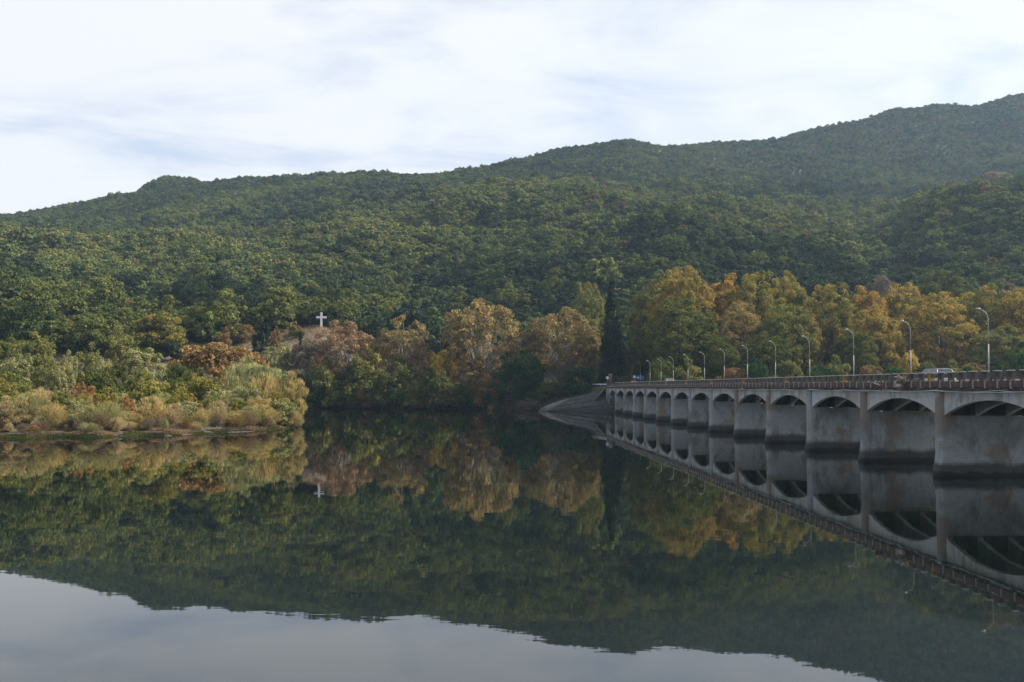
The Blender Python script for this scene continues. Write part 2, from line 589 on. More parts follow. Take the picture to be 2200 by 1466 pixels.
# ------------------------------------------------------------------ terrain
# each column: where the ground of the slopes runs, (distance, row) pairs; far knots are squeezed to the
# distances that the reflections in the river give away
COLS = {
    -1500: [(285, 850), (350, 720), (500, 640), (700, 580), (850, 550), (1250, 540), (1600, 600)],
    -400: [(285, 800), (350, 710), (500, 615), (700, 540), (850, 515), (1250, 492), (1600, 560)],
    0: [(285, 770), (350, 705), (500, 605), (700, 522), (850, 497), (950, 496), (1250, 462), (1600, 530)],
    130: [(285, 775), (350, 712), (500, 615), (700, 530), (850, 495), (950, 488), (1250, 445), (1600, 520)],
    250: [(285, 780), (350, 722), (460, 655), (650, 560), (850, 488), (1000, 466), (1200, 419), (1600, 480)],
    343: [(285, 785), (350, 732), (450, 672), (600, 590), (800, 505), (1000, 450), (1150, 415), (1200, 412), (1320, 382), (1600, 430)],
    400: [(285, 786), (350, 733), (450, 668), (600, 586), (800, 503), (1000, 445), (1150, 408), (1200, 407), (1320, 385), (1600, 430)],
    450: [(285, 787), (350, 735), (450, 665), (600, 583), (800, 502), (1000, 440), (1230, 395), (1600, 440)],
    540: [(288, 800), (350, 738), (400, 703), (500, 640), (650, 560), (850, 490), (1050, 430), (1250, 383), (1600, 430)],
    640: [(292, 820), (325, 752), (345, 715), (400, 695), (500, 642), (650, 560), (850, 485), (1080, 420), (1280, 380), (1600, 430)],
    690: [(292, 825), (325, 750), (345, 706), (400, 693), (500, 645), (650, 560), (850, 480), (1100, 410), (1300, 374), (1600, 430)],
    780: [(292, 830), (330, 775), (360, 735), (420, 690), (500, 645), (650, 560), (850, 480), (1100, 405), (1300, 377), (1600, 430)],
    900: [(292, 845), (330, 800), (380, 735), (450, 680), (520, 640), (600, 600), (750, 525), (1000, 440), (1130, 404), (1200, 402), (1450, 379), (1900, 430)],
    1030: [(290, 855), (330, 805), (400, 725), (480, 660), (560, 600), (650, 550), (800, 490), (1040, 410), (1100, 405), (1300, 388), (1450, 360), (1900, 430)],
    1100: [(285, 860), (330, 812), (400, 725), (480, 650), (560, 592), (650, 545), (800, 482), (1045, 406), (1100, 405), (1200, 403), (1350, 375), (1560, 345), (1900, 400)],
    1220: [(276, 850), (320, 820), (400, 715), (480, 632), (560, 575), (650, 528), (800, 470), (1050, 405), (1130, 405), (1300, 384), (1600, 315), (1900, 360)],
    1340: [(270, 838), (320, 828), (400, 705), (480, 610), (560, 550), (640, 510), (720, 500), (900, 440), (1050, 408), (1150, 408), (1300, 384), (1600, 303), (1900, 350)],
    1440: [(262, 838), (320, 828), (400, 690), (470, 590), (550, 512), (610, 488), (680, 497), (900, 440), (1100, 413), (1180, 413), (1400, 368), (1650, 314), (1900, 350)],
    1560: [(250, 845), (330, 825), (400, 690), (470, 590), (550, 520), (620, 490), (700, 503), (900, 450), (1120, 413), (1200, 413), (1450, 368), (1700, 308), (1950, 350)],
    1650: [(240, 848), (340, 820), (400, 690), (470, 590), (540, 530), (610, 503), (690, 518), (900, 460), (1150, 416), (1230, 415), (1450, 366), (1700, 303), (1950, 350)],
    1750: [(230, 850), (345, 820), (400, 690), (460, 610), (530, 552), (600, 520), (690, 543), (900, 475), (1150, 420), (1250, 415), (1450, 365), (1700, 281), (1950, 330)],
    1850: [(220, 852), (350, 815), (400, 690), (460, 620), (520, 580), (580, 556), (660, 572), (780, 520), (1000, 462), (1250, 418), (1450, 365), (1700, 261), (1950, 320)],
    1930: [(215, 853), (350, 810), (400, 690), (450, 635), (500, 602), (545, 580), (600, 560), (680, 505), (760, 506), (1000, 455), (1250, 416), (1450, 365), (1700, 236), (1950, 290)],
    2020: [(210, 855), (350, 805), (400, 680), (450, 620), (510, 560), (600, 485), (690, 445), (790, 462), (1000, 436), (1250, 405), (1450, 360), (1700, 226), (1950, 280)],
    2100: [(205, 856), (350, 800), (400, 665), (450, 600), (510, 540), (600, 462), (700, 420), (800, 437), (1000, 422), (1250, 398), (1450, 355), (1700, 234), (1950, 290)],
    2200: [(200, 858), (350, 795), (400, 655), (450, 590), (510, 530), (600, 450), (710, 403), (820, 425), (1000, 408), (1250, 380), (1450, 330), (1700, 203), (1950, 260)],
    3000: [(185, 862), (340, 780), (400, 640), (500, 520), (720, 400), (900, 380), (1250, 330), (1700, 180), (1950, 250)],
    5600: [(170, 866), (340, 780), (400, 640), (500, 520), (720, 400), (900, 380), (1250, 330), (1700, 190), (1950, 250)],
}
US = np.array(sorted(COLS), float)
ZG = np.concatenate([np.arange(60, 420, 2.5), np.arange(420, 1900, 8.0)])


def squeeze(Z, u):
    w = min(1, max(0, (u - 500) / 500))
    a = np.interp(Z, [0, 300, 600, 850, 1250, 1600], [0, 300, 545, 770, 1110, 1400])
    b = np.interp(Z, [0, 300, 420, 600, 1050, 1150, 1700, 1950], [0, 300, 405, 505, 740, 790, 1130, 1350])
    return a * (1 - w) + b * w


HT = np.zeros((len(US), len(ZG)))
SHORE = np.zeros(len(US))
for i, u in enumerate(US):
    kz, kh = [], []
    for (Z, y) in COLS[int(u)]:
        z2 = squeeze(Z, u)
        kz.append(z2)
        kh.append(P(u, y, z2).z - 0.3)
    SHORE[i] = kz[0]
    s0 = kz[0]
    kz = [0, s0 - 30, s0 - 2.5, s0 + 0.5] + [k + 6 if j == 0 else k for j, k in enumerate(kz)]
    kh = [-3, -3, -1.0, 0.35] + kh
    kh[4] = max(kh[4], 1.2)
    HT[i] = np.interp(ZG, kz, kh)
    k = np.array([1, 2, 3, 2, 1]) / 9.0
    sm = np.convolve(np.pad(HT[i], 2, mode='edge'), k, 'valid')
    HT[i] = np.where(ZG > s0 + 20, sm, HT[i])

PEN = [(-900, 96), (-300, 112), (0, 123), (60, 121), (130, 124.5), (210, 123.5), (300, 129), (360, 128), (420, 133), (470, 137),
       (520, 140), (570, 145), (610, 150), (640, 157), (651, 167)]
PEN_XY = [((u - 1100) / F * Z, Z) for u, Z in PEN]
PEN_XY += [((640 - 1100) / F * 190, 190), ((612 - 1100) / F * 225, 225), ((590 - 1100) / F * 262, 262),
           ((600 - 1100) / F * 320, 320), (-400, 420), (-900, 420), (-900, 96)]
PEN_XY = np.array(PEN_XY)


def sdf_poly(x, y, poly):
    """signed distance, positive inside"""
    x, y = np.asarray(x, float), np.asarray(y, float)
    d = np.full(x.shape, 1e9)
    inside = np.zeros(x.shape, bool)
    n = len(poly)
    for i in range(n):
        ax, ay = poly[i]
        bx, by = poly[(i + 1) % n]
        ex, ey = bx - ax, by - ay
        L = ex * ex + ey * ey + 1e-9
        t = np.clip(((x - ax) * ex + (y - ay) * ey) / L, 0, 1)
        d = np.minimum(d, np.hypot(x - ax - t * ex, y - ay - t * ey))
        c = ((ay > y) != (by > y)) & (x < (bx - ax) * (y - ay) / ((by - ay) + 1e-12) + ax)
        inside ^= c
    return np.where(inside, d, -d)


def height(X, Y):
    X, Y = np.atleast_1d(np.asarray(X, float)), np.atleast_1d(np.asarray(Y, float))
    u = 1100 + F * X / np.maximum(Y, 40)
    u = np.clip(u, US[0], US[-1])
    i = np.clip(np.searchsorted(US, u, side='right') - 1, 0, len(US) - 2)
    t = (u - US[i]) / (US[i + 1] - US[i])
    t = t * t * (3 - 2 * t) * 0.5 + t * 0.5
    j = np.clip(np.searchsorted(ZG, Y, side='right') - 1, 0, len(ZG) - 2)
    s = np.clip((Y - ZG[j]) / (ZG[j + 1] - ZG[j]), 0, 1)
    h = (HT[i, j] * (1 - s) + HT[i, j + 1] * s) * (1 - t) + (HT[i + 1, j] * (1 - s) + HT[i + 1, j + 1] * s) * t
    far = np.clip((Y - 330) / 250, 0, 1)
    h = h + far * ((fbm(X / 90, Y / 70, 3) - 0.5) * 17 + (fbm((X + 0.6 * Y) / 55, (Y - 0.6 * X) / 170, 51, 3) - 0.5) * 24 + (fbm(X / 26, Y / 30, 9, 3) - 0.5) * 6) * np.clip((1060 - Y) / 300, 0.22, 1)
    h = h + (fbm(X / 9, Y / 9, 21, 3) - 0.5) * 0.5 * (Y > 255) * (h > 1)
    d = sdf_poly(X, Y, PEN_XY) + (vnoise(X / 3.1, Y / 3.1, 5) - 0.5) * 1.6
    hp = np.where(d < 0, np.maximum(-3, d * 0.5), 0.30 * np.clip(d, 0, 1) + np.clip(d - 1, 0, 7) * 0.16 + np.clip(d - 5, 0, 300) * 0.062)
    hp = hp + (fbm(X / 7, Y / 7, 31, 3) - 0.5) * 0.8 * np.clip(d / 6, 0, 1)
    k = 2.0
    return np.maximum(h, hp)


def hz(x, y):
    return float(height([x], [y])[0])


ug = np.concatenate([np.arange(-1500, -100, 60), np.arange(-100, 2300, 9), np.arange(2300, 5601, 110)])
yg = np.concatenate([np.arange(84, 330, 1.6), np.arange(330, 520, 4), np.arange(520, 1400, 9)])
UU, YY = np.meshgrid(ug, yg)
XX = (UU - 1100) / F * YY
HH = height(XX.ravel(), YY.ravel())
gv = np.stack([XX.ravel(), YY.ravel(), HH], 1)
nu, ny = len(ug), len(yg)
ii = (np.arange(ny - 1)[:, None] * nu + np.arange(nu - 1)[None, :]).ravel()
gf = np.stack([ii, ii + 1, ii + nu + 1, ii + nu], 1)
hmax = HH[gf].max(1)
gf = gf[hmax > -2.5]
ground = link('ground', np_mesh('ground', gv, gf, [M['ground']], smooth=True))
tag(ground, kind='structure')

# river bed and the water above it
bed = MB()
bed.add([(-7000, -3000, -3.2), (7000, -3000, -3.2), (7000, 8000, -3.2), (-7000, 8000, -3.2)], [(0, 1, 2, 3)])
tag(bed.build('river_bed', M['slab']), kind='structure')
wt = MB()
wt.add([(-5000, -2500, 0), (5000, -2500, 0), (5000, 1300, 0), (-5000, 1300, 0)], [(0, 1, 2, 3)])
tag(wt.build('water', M['water']), kind='structure')


# ------------------------------------------------------------------ foliage prototypes
def unit(v):
    return v / (np.linalg.norm(v, axis=1, keepdims=True) + 1e-9)


def leaf_quads(rng, c, nrm, size, aspect=0.7):
    """diamond shaped leaf sprays, one quad each, bent a little along the rib"""
    n = len(c)
    a = unit(np.cross(nrm, rng.normal(size=(n, 3))))
    b = np.cross(nrm, a)
    s = size[:, None] if hasattr(size, '__len__') else size
    v = np.stack([c - a * s, c - b * s * aspect + nrm * s * 0.18, c + a * s, c + b * s * aspect + nrm * s * 0.18], 1)
    return v.reshape(-1, 3)


def crown_points(rng, n, R, zc, nclus, rc, rin=0.45, bottom=-0.6, shape='round', upper=0.35):
    """leaf positions grouped into clumps spread over an uneven crown"""
    cl, nr = [], []
    lobes = unit(rng.normal(size=(7, 3)))
    la = rng.uniform(-0.22, 0.25, 7)
    while len(cl) < nclus:
        d = unit(rng.normal(size=(1, 3)))[0]
        if d[2] < bottom:
            continue
        env = 1 + sum(a * max(0, float(d @ l)) ** 3 for a, l in zip(la, lobes))
        r = (rin + (1 - rin) * rng.random() ** 0.55) * env
        p = d * r * R
        if shape == 'cone':
            t = rng.random() ** 1.35
            ang = rng.uniform(0, 2 * math.pi)
            rad = (1 - t) ** 0.85 * R[0] * rng.uniform(0.45, 1.0) + 0.1
            p = np.array([math.cos(ang) * rad, math.sin(ang) * rad, (t * 2 - 1) * R[2]])
        elif shape == 'column':
            t = rng.random()
            ang = rng.uniform(0, 2 * math.pi)
            rad = R[0] * rng.uniform(0.3, 1.0) * min(1, (1.08 - t) * 3.0, 0.35 + t * 4)
            p = np.array([math.cos(ang) * rad, math.sin(ang) * rad, (t * 2 - 1) * R[2]])
        cl.append(p + np.array([0, 0, zc]))
        nr.append(d)
    cl = np.array(cl)
    nr = np.array(nr)
    k = rng.integers(0, nclus, n)
    rcs = rc * rng.uniform(0.6, 1.35, nclus)
    if shape == 'cone':
        rcs = rcs * (0.35 + 0.9 * (1 - (cl[:, 2] - zc + R[2]) / (2 * R[2])))
    d = unit(rng.normal(size=(n, 3)) + nr[k] * 0.55 + np.array([0, 0, upper]))
    p = cl[k] + d * (rcs[k] * rng.random(n) ** 0.4)[:, None] * np.array([1, 1, 0.72])
    ctone = rng.random(nclus)
    return cl, p, d, ctone[k]


def leaf_mesh(name, rng, p, d, tone, size, aspect=0.7, mat=None):
    n = len(p)
    nrm = unit(d + rng.normal(size=(n, 3)) * 0.75)
    v = leaf_quads(rng, p, nrm, size * rng.uniform(0.6, 1.35, n), aspect)
    f = np.arange(n * 4).reshape(n, 4)
    tn = np.clip(tone * 0.7 + rng.random(n) * 0.3, 0, 1)
    return np_mesh(name, v, f, [mat or M['foliage']], {'tone': tn, 'rnd': rng.random(n)})


def branch_mesh(name, rng, H, trunk_r, targets, fork=0.25, mat=None, lean=0.0, n_limb=40, top=0.75):
    """tapered trunk, forking low, with limbs that curve out to the leaf clumps"""
    mb = MB()
    top_p = Vector((lean * H, 0, H * top))
    tp = [Vector((math.sin(t * 3) * H * 0.012 + lean * H * t, math.cos(t * 4) * H * 0.01, H * top * t)) for t in np.linspace(0, 1, 7)]
    mb.tube(tp, [trunk_r * (1.25 if i == 0 else 1 - 0.13 * i) for i in range(7)], 7)
    idx = rng.permutation(len(targets))[:n_limb]
    for i in idx:
        e = Vector(targets[i])
        t0 = rng.uniform(fork, 0.85) * min(1, e.z / (H * top) + 0.05)
        t0 = max(fork * 0.8, min(0.95, t0 - 0.12))
        s = tp[0].lerp(tp[-1], t0)
        mid = s.lerp(e, 0.5) + Vector((0, 0, (e - s).length * 0.10)) + Vector(rng.normal(size=3)) * (e - s).length * 0.06
        pts = []
        for q in (0, 0.3, 0.6, 1.0):
            pts.append((s.lerp(mid, q)).lerp(mid.lerp(e, q), q))
        r0 = trunk_r * (0.42 - 0.22 * t0) * rng.uniform(0.7, 1.2)
        mb.tube(pts, [r0, r0 * 0.7, r0 * 0.45, r0 * 0.15], 5, cap=False)
    return mb.mesh(name, mat or M['bark'], smooth=True)


PROTO = {}


def proto(key, H, W, crown, trunk):
    PROTO[key] = (H, W, crown, trunk)


rng = np.random.default_rng(11)
for i in range(5):                                    # tall riverside planes
    R = np.array([10.5, 10.5, 13.5])
    cl, p, d, tn = crown_points(rng, 30000, R, 16.5, 270, 1.75, 0.42, -0.85)
    ok = p[:, 2] > 1.0
    me = leaf_mesh('plane_crown', rng, p[ok], d[ok], tn[ok], 0.26)
    tr = branch_mesh('plane_trunk', rng, 30, 0.55, cl, 0.12, M['bark'], n_limb=55)
    proto('plane%d' % i, 31.0, 23.0, me, tr)
for i in range(3):                                    # thinning crowns with pale limbs showing
    R = np.array([8.0, 8.0, 8.6])
    cl, p, d, tn = crown_points(rng, 12500, R, 10.8, 120, 1.5, 0.40, -0.7)
    ok = p[:, 2] > 1.0
    me = leaf_mesh('thin_crown', rng, p[ok], d[ok], tn[ok], 0.24)
    tr = branch_mesh('pale_trunk', rng, 19, 0.42, cl, 0.10, M['bark_pale'], n_limb=95, lean=0.02 * (i - 1))
    proto('thin%d' % i, 20.0, 18.0, me, tr)
for i in range(4):                                    # round trees and bushes leafy to the ground
    R = np.array([4.6, 4.6, 4.2])
    cl, p, d, tn = crown_points(rng, 8500, R, 3.6, 75, 1.15, 0.35, -0.75)
    ok = p[:, 2] > 0.02
    me = leaf_mesh('bush_crown', rng, p[ok], d[ok], tn[ok], 0.20)
    tr = branch_mesh('bush_stem', rng, 6.5, 0.16, cl, 0.05, M['bark'], n_limb=24)
    proto('bush%d' % i, 8.2, 10.0, me, tr)
for i in range(2):                                    # open field trees, leaning trunk visible
    R = np.array([5.0, 5.0, 5.6])
    cl, p, d, tn = crown_points(rng, 12000, R, 7.4, 85, 1.35, 0.35, -0.7)
    me = leaf_mesh('field_crown', rng, p, d, tn, 0.21)
    tr = branch_mesh('field_trunk', rng, 12, 0.3, cl, 0.15, M['bark'], n_limb=40, lean=0.04)
    proto('field%d' % i, 13.4, 11.5, me, tr)
# tall dark conifer
cl, p, d, tn = crown_points(rng, 26000, np.array([3.6, 3.6, 13.6]), 14.6, 330, 1.45, shape='cone', upper=-0.1)
ok = p[:, 2] > 0.5
proto('conifer', 28.6, 8.6, leaf_mesh('conifer_crown', rng, p[ok], d[ok], tn[ok], 0.24, 0.45),
      branch_mesh('conifer_trunk', rng, 27, 0.35, cl, 0.05, M['bark'], n_limb=20, top=0.95))
# ivy column / narrow cypress
cl, p, d, tn = crown_points(rng, 3600, np.array([0.75, 0.75, 4.6]), 4.9, 70, 0.5, shape='column')
proto('column', 9.8, 2.4, leaf_mesh('column_crown', rng, p, d, tn, 0.16),
      branch_mesh('column_trunk', rng, 9, 0.16, cl, 0.05, M['bark'], n_limb=10, top=0.9))
# willow with upright feathery shoots
for i in range(2):
    n = 15000
    cl, p, d, tn = crown_points(rng, n, np.array([5.6, 5.6, 5.4]), 4.9, 95, 1.2, 0.3, -0.8)
    ok = p[:, 2] > 0.05
    p, d, tn = p[ok], d[ok], tn[ok]
    n = len(p)
    up = unit(np.stack([p[:, 0] * 0.09, p[:, 1] * 0.09, np.ones(n)], 1) + rng.normal(size=(n, 3)) * 0.3)
    a = unit(np.cross(up, rng.normal(size=(n, 3))))
    L = rng.uniform(0.25, 0.75, n)[:, None]
    w = 0.055 * rng.uniform(0.7, 1.5, n)[:, None]
    v = np.stack([p - up * L * 0.5, p + a * w, p + up * L, p - a * w], 1).reshape(-1, 3)
    me = np_mesh('willow_crown', v, np.arange(n * 4).reshape(n, 4), [M['foliage']], {'tone': tn, 'rnd': rng.random(n)})
    proto('willow%d' % i, 10.6, 12.0, me, branch_mesh('willow_stem', rng, 9, 0.2, cl, 0.04, M['bark'], n_limb=34))
# tamarisk: a fan of fine arching twigs
for i in range(4):
    n = 9500
    az = rng.uniform(0, 2 * math.pi, n)
    tilt = np.abs(rng.normal(0, 0.62, n)).clip(0, 1.35)
    lobe = 1 + 0.16 * np.sin(az * 3 + i) + 0.12 * np.sin(az * 5 + 2.3 * i)
    r = (rng.random(n) ** 0.42) * lobe
    L0 = 3.6
    base = np.stack([np.sin(tilt) * np.cos(az) * r * L0 * 0.98, np.sin(tilt) * np.sin(az) * r * L0 * 0.98,
                     (np.cos(tilt * 0.80)) * r * L0], 1)
    base[:, 2] = np.abs(base[:, 2]) + 0.03
    base += rng.normal(size=(n, 3)) * 0.10
    base[:, 2] = np.maximum(base[:, 2], 0.02)
    dr = unit(np.stack([np.sin(tilt * 1.05) * np.cos(az), np.sin(tilt * 1.05) * np.sin(az), np.cos(tilt) + 0.25], 1) + rng.normal(size=(n, 3)) * 0.22)
    a = unit(np.cross(dr, rng.normal(size=(n, 3))))
    L = rng.uniform(0.22, 0.62, n)[:, None]
    w = 0.026 * rng.uniform(0.6, 1.6, n)[:, None]
    v = np.stack([base - a * w, base + a * w, base + dr * L], 1).reshape(-1, 3)
    tone = np.clip(r / lobe + rng.normal(0, 0.18, n), 0, 1) * 0.6 + 0.4 * vnoise(az * 2, tilt * 5, i)
    me = np_mesh('twig_crown', v, np.arange(n * 3).reshape(n, 3), [M['foliage']], {'tone': tone, 'rnd': rng.random(n)})
    st = MB()
    for k in range(16):
        a_, t_ = rng.uniform(0, 6.28), rng.uniform(0.1, 0.9)
        e = Vector((math.sin(t_) * math.cos(a_), math.sin(t_) * math.sin(a_), math.cos(t_))) * 3.0
        st.tube([(0, 0, -0.2), e * 0.5 + Vector((0, 0, 0.2)), e], [0.05, 0.03, 0.01], 4, cap=False)
    proto('twig%d' % i, 3.9, 7.0, me, st.mesh('twig_stem', M['bark']))
# dark umbrella shaped evergreen ('pollard' mass beside an ivy column)
# hillside trees, one mesh each
HILL = []
for i in range(7):
    R = np.array([3.3, 3.3, 2.9]) * (1.0 if i < 5 else 0.9)
    n = 1800
    cl, p, d, tn = crown_points(rng, n, R * np.array([1, 1, (0.85, 1.0, 1.2, 0.95, 1.35, 1.1, 0.8)[i]]), 3.2, 40, 0.88, 0.45, -0.55)
    ok = p[:, 2] > 0.1
    p, d = p[ok], d[ok]
    n = len(p)
    nrm = unit(d + rng.normal(size=(n, 3)) * 0.5)
    v = leaf_quads(rng, p, nrm, 0.31 * rng.uniform(0.7, 1.3, n), 0.8)
    HILL.append((v, rng.random(n)))
HILL_FINE = []
for i in range(8):
    R = np.array([3.3, 3.3, (2.9, 3.3, 2.6, 3.8, 3.0, 2.8, 4.2, 3.1)[i]])
    n = 3600
    cl, p, d, tn = crown_points(rng, n, R, 3.4, 62, 0.78, 0.42, -0.6)
    ok = p[:, 2] > 0.1
    HILL_FINE.append(leaf_mesh('hillside_tree', rng, p[ok], d[ok], tn[ok], 0.19, 0.75))


def hill_mesh(i, mat, name='hill_tree'):
    v, r = HILL[i]
    n = len(r)
    return np_mesh(name, v, np.arange(n * 4).reshape(n, 4), [mat], {'tone': r * 0 + 0.5, 'rnd': r})


# two-tone palettes, base colours
PAL = {
    'gold': ((0.185, 0.162, 0.042), (0.297, 0.212, 0.050)),
    'orange': ((0.201, 0.153, 0.043), (0.315, 0.183, 0.044)),
    'goldgreen': ((0.124, 0.139, 0.035), (0.254, 0.201, 0.047)),
    'olive': ((0.094, 0.118, 0.035), (0.189, 0.179, 0.052)),
    'green': ((0.058, 0.078, 0.024), (0.108, 0.118, 0.034)),
    'deepgreen': ((0.022, 0.056, 0.020), (0.040, 0.085, 0.026)),
    'evergreen': ((0.020, 0.034, 0.022), (0.036, 0.052, 0.026)),
    'yellow': ((0.319, 0.254, 0.053), (0.413, 0.283, 0.053)),
    'lime': ((0.123, 0.144, 0.040), (0.236, 0.207, 0.053)),
    'russet': ((0.206, 0.142, 0.085), (0.289, 0.183, 0.094)),
    'russetyellow': ((0.170, 0.130, 0.035), (0.270, 0.140, 0.060)),
    'brown': ((0.150, 0.098, 0.048), (0.200, 0.140, 0.055)),
    'goldbrown': ((0.179, 0.144, 0.060), (0.282, 0.210, 0.084)),
    'rust': ((0.162, 0.109, 0.045), (0.225, 0.147, 0.058)),
    'silver': ((0.170, 0.192, 0.084), (0.310, 0.301, 0.139)),
    'tan': ((0.230, 0.195, 0.106), (0.378, 0.295, 0.153)),
    'tanpink': ((0.283, 0.195, 0.136), (0.354, 0.254, 0.183)),
    'tangold': ((0.224, 0.195, 0.077), (0.401, 0.313, 0.130)),
    'tangreen': ((0.147, 0.165, 0.065), (0.283, 0.266, 0.118)),
    'litter': ((0.10, 0.080, 0.050), (0.22, 0.15, 0.09)),
    'greybrown': ((0.120, 0.100, 0.080), (0.170, 0.135, 0.100)),
}


def plant(kind, name, u, ytop, wpx, Z, pal, label, cat, group=None, zg=None, rz=None, sink=0.3):
    sq = random.uniform(0.85, 1.15)
    H, W, crown, trunk = PROTO[kind]
    top = P(u, ytop, Z)
    g = hz(top.x, Z) if zg is None else zg
    g = max(g, 0.05)
    if zg is None and g > top.z - 1.0:
        g = top.z - 1.0
    r = empty(name, (top.x, Z, g - sink), random.uniform(0, 6.28) if rz is None else rz)
    sz = (top.z - g + sink) / H
    sx = wpx / F * Z / W
    r.scale = (sx * sq, sx / sq, sz)
    tag(r, label, cat, group)
    for nm, me in (('crown', crown), ('trunk', trunk)):
        o = link(nm, me, r)
        if nm == 'crown':
            a, b = PAL[pal]
            o['tint_a'] = list(a)
            o['tint_b'] = list(b)
    return r


random.seed(5)
ORD = ['first', 'second', 'third', 'fourth', 'fifth', 'sixth', 'seventh', 'eighth', 'ninth', 'tenth', 'eleventh', 'twelfth', 'thirteenth',
       'fourteenth', 'fifteenth', 'sixteenth', 'seventeenth', 'eighteenth', 'nineteenth', 'twentieth']
BANK = 'trees along the far river bank'
PLG = 'tall plane trees behind the bridge'
PG = 'bushes and trees on the left point'

# ---- planes behind the bridge (reflections put them about 275 m away)
T = [
    # kind, u, top, width, Z, palette, label
    ('plane1', 1262, 598, 96, 330, 'olive', 'pale yellow green tree standing behind the dark conifer, to its left', 4.0),
    ('plane2', 1402, 600, 130, 300, 'olive', 'olive green plane tree just right of the dark conifer', 5.0),
    ('plane0', 1462, 563, 150, 285, 'gold', 'tallest gold topped plane tree, behind the green one near the conifer', 5.0),
    ('plane3', 1470, 642, 200, 268, 'green', 'broad dull green plane tree over the far end of the bridge', 4.0),
    ('plane4', 1560, 580, 150, 292, 'orange', 'orange crowned plane tree right of the tallest gold one', 5.0),
    ('plane1', 1632, 577, 150, 288, 'goldgreen', 'yellow gold plane tree with rounded top in the middle of the row', 5.0),
    ('plane2', 1702, 583, 110, 292, 'goldgreen', 'green gold plane tree left of the notch in the tree row', 5.0),
    ('plane3', 1595, 650, 130, 272, 'goldbrown', 'brownish plane tree in front of the orange crown', 4.0),
    ('plane0', 1682, 648, 135, 266, 'olive', 'light green plane tree left of the narrow orange tree', 4.0),
    ('plane4', 1738, 655, 66, 268, 'rust', 'narrow rust orange tree in the notch between two plane groups', 4.0),
    ('plane1', 1785, 602, 145, 282, 'goldgreen', 'green and gold plane tree right of the notch in the row', 5.0),
    ('plane4', 1858, 605, 130, 286, 'orange', 'orange topped plane tree above the third lamp from the right', 5.0),
    ('plane2', 1885, 655, 130, 268, 'gold', 'gold plane tree in front of the second orange top', 4.0),
    ('plane0', 1940, 600, 150, 296, 'gold', 'rounded gold plane tree left of the pale green tree behind', 5.0),
    ('plane1', 2028, 572, 130, 345, 'green', 'pale green tree rising behind the gold planes on the right', 12.0),
    ('plane1', 1900, 585, 90, 350, 'greybrown', 'thin grey brown tree behind the gold planes on the right', 12.0),
    ('plane3', 2012, 630, 190, 276, 'gold', 'very broad gold plane tree left of the rightmost lamp', 4.0),
    ('plane4', 2112, 602, 150, 285, 'goldgreen', 'gold plane tree behind the rightmost street lamp', 5.0),
    ('plane0', 2180, 610, 140, 280, 'gold', 'gold plane tree at the right end of the row', 5.0),
    ('plane2', 2150, 700, 150, 262, 'olive', 'dull olive tree low behind the rightmost street lamp', 4.0),
    ('plane3', 2262, 625, 150, 282, 'goldgreen', 'gold green plane tree beyond the right end of the row', 5.0),
    ('plane1', 2370, 605, 160, 285, 'gold', 'gold plane tree far beyond the right end of the row', 5.0),
    ('plane4', 1835, 700, 120, 258, 'green', 'dull green lower tree behind the third lamp from the right', 3.0),
    ('plane2', 1640, 715, 120, 258, 'green', 'green lower tree under the light green plane', 3.0),
    ('plane0', 1545, 715, 100, 256, 'green', 'green lower tree under the broad green plane', 3.0),
    ('bush0', 1952, 752, 58, 250, 'yellow', 'small yellow bush beside the second lamp from the right', 4.0),
    ('bush1', 2190, 742, 70, 240, 'deepgreen', 'dark green bush behind the bridge at the right edge', 4.0),
    ('bush2', 1695, 765, 60, 252, 'olive', 'small yellow green bush behind the rail left of the narrow orange tree', 4.0),
    ('bush3', 1525, 775, 55, 256, 'green', 'small green bush behind the lamps over the first arches', 4.0),
]
for k, u, y, w, Z, pal, lab, zg in T:
    plant(k, 'plane_tree' if k.startswith('plane') else 'bush', u, y, w, Z, pal, lab, 'tree' if k.startswith('plane') else 'bush', PLG if k.startswith('plane') else 'bushes behind the bridge', zg=zg)
for j, u in enumerate((1420, 1478, 1580, 1620, 1760, 1800, 1870, 1905, 1990, 2045, 2090, 2140)):
    plant('bush%d' % (j % 4), 'bush', u, 768 + (j * 7) % 17, 70, 249 - (u - 1420) * 0.012, ('green', 'olive', 'brown', 'deepgreen')[j % 4],
          'shaded bush behind the bridge rail under the planes, %s from the left' % ORD[j], 'bush', 'undergrowth bushes behind the bridge rail', zg=3.5)

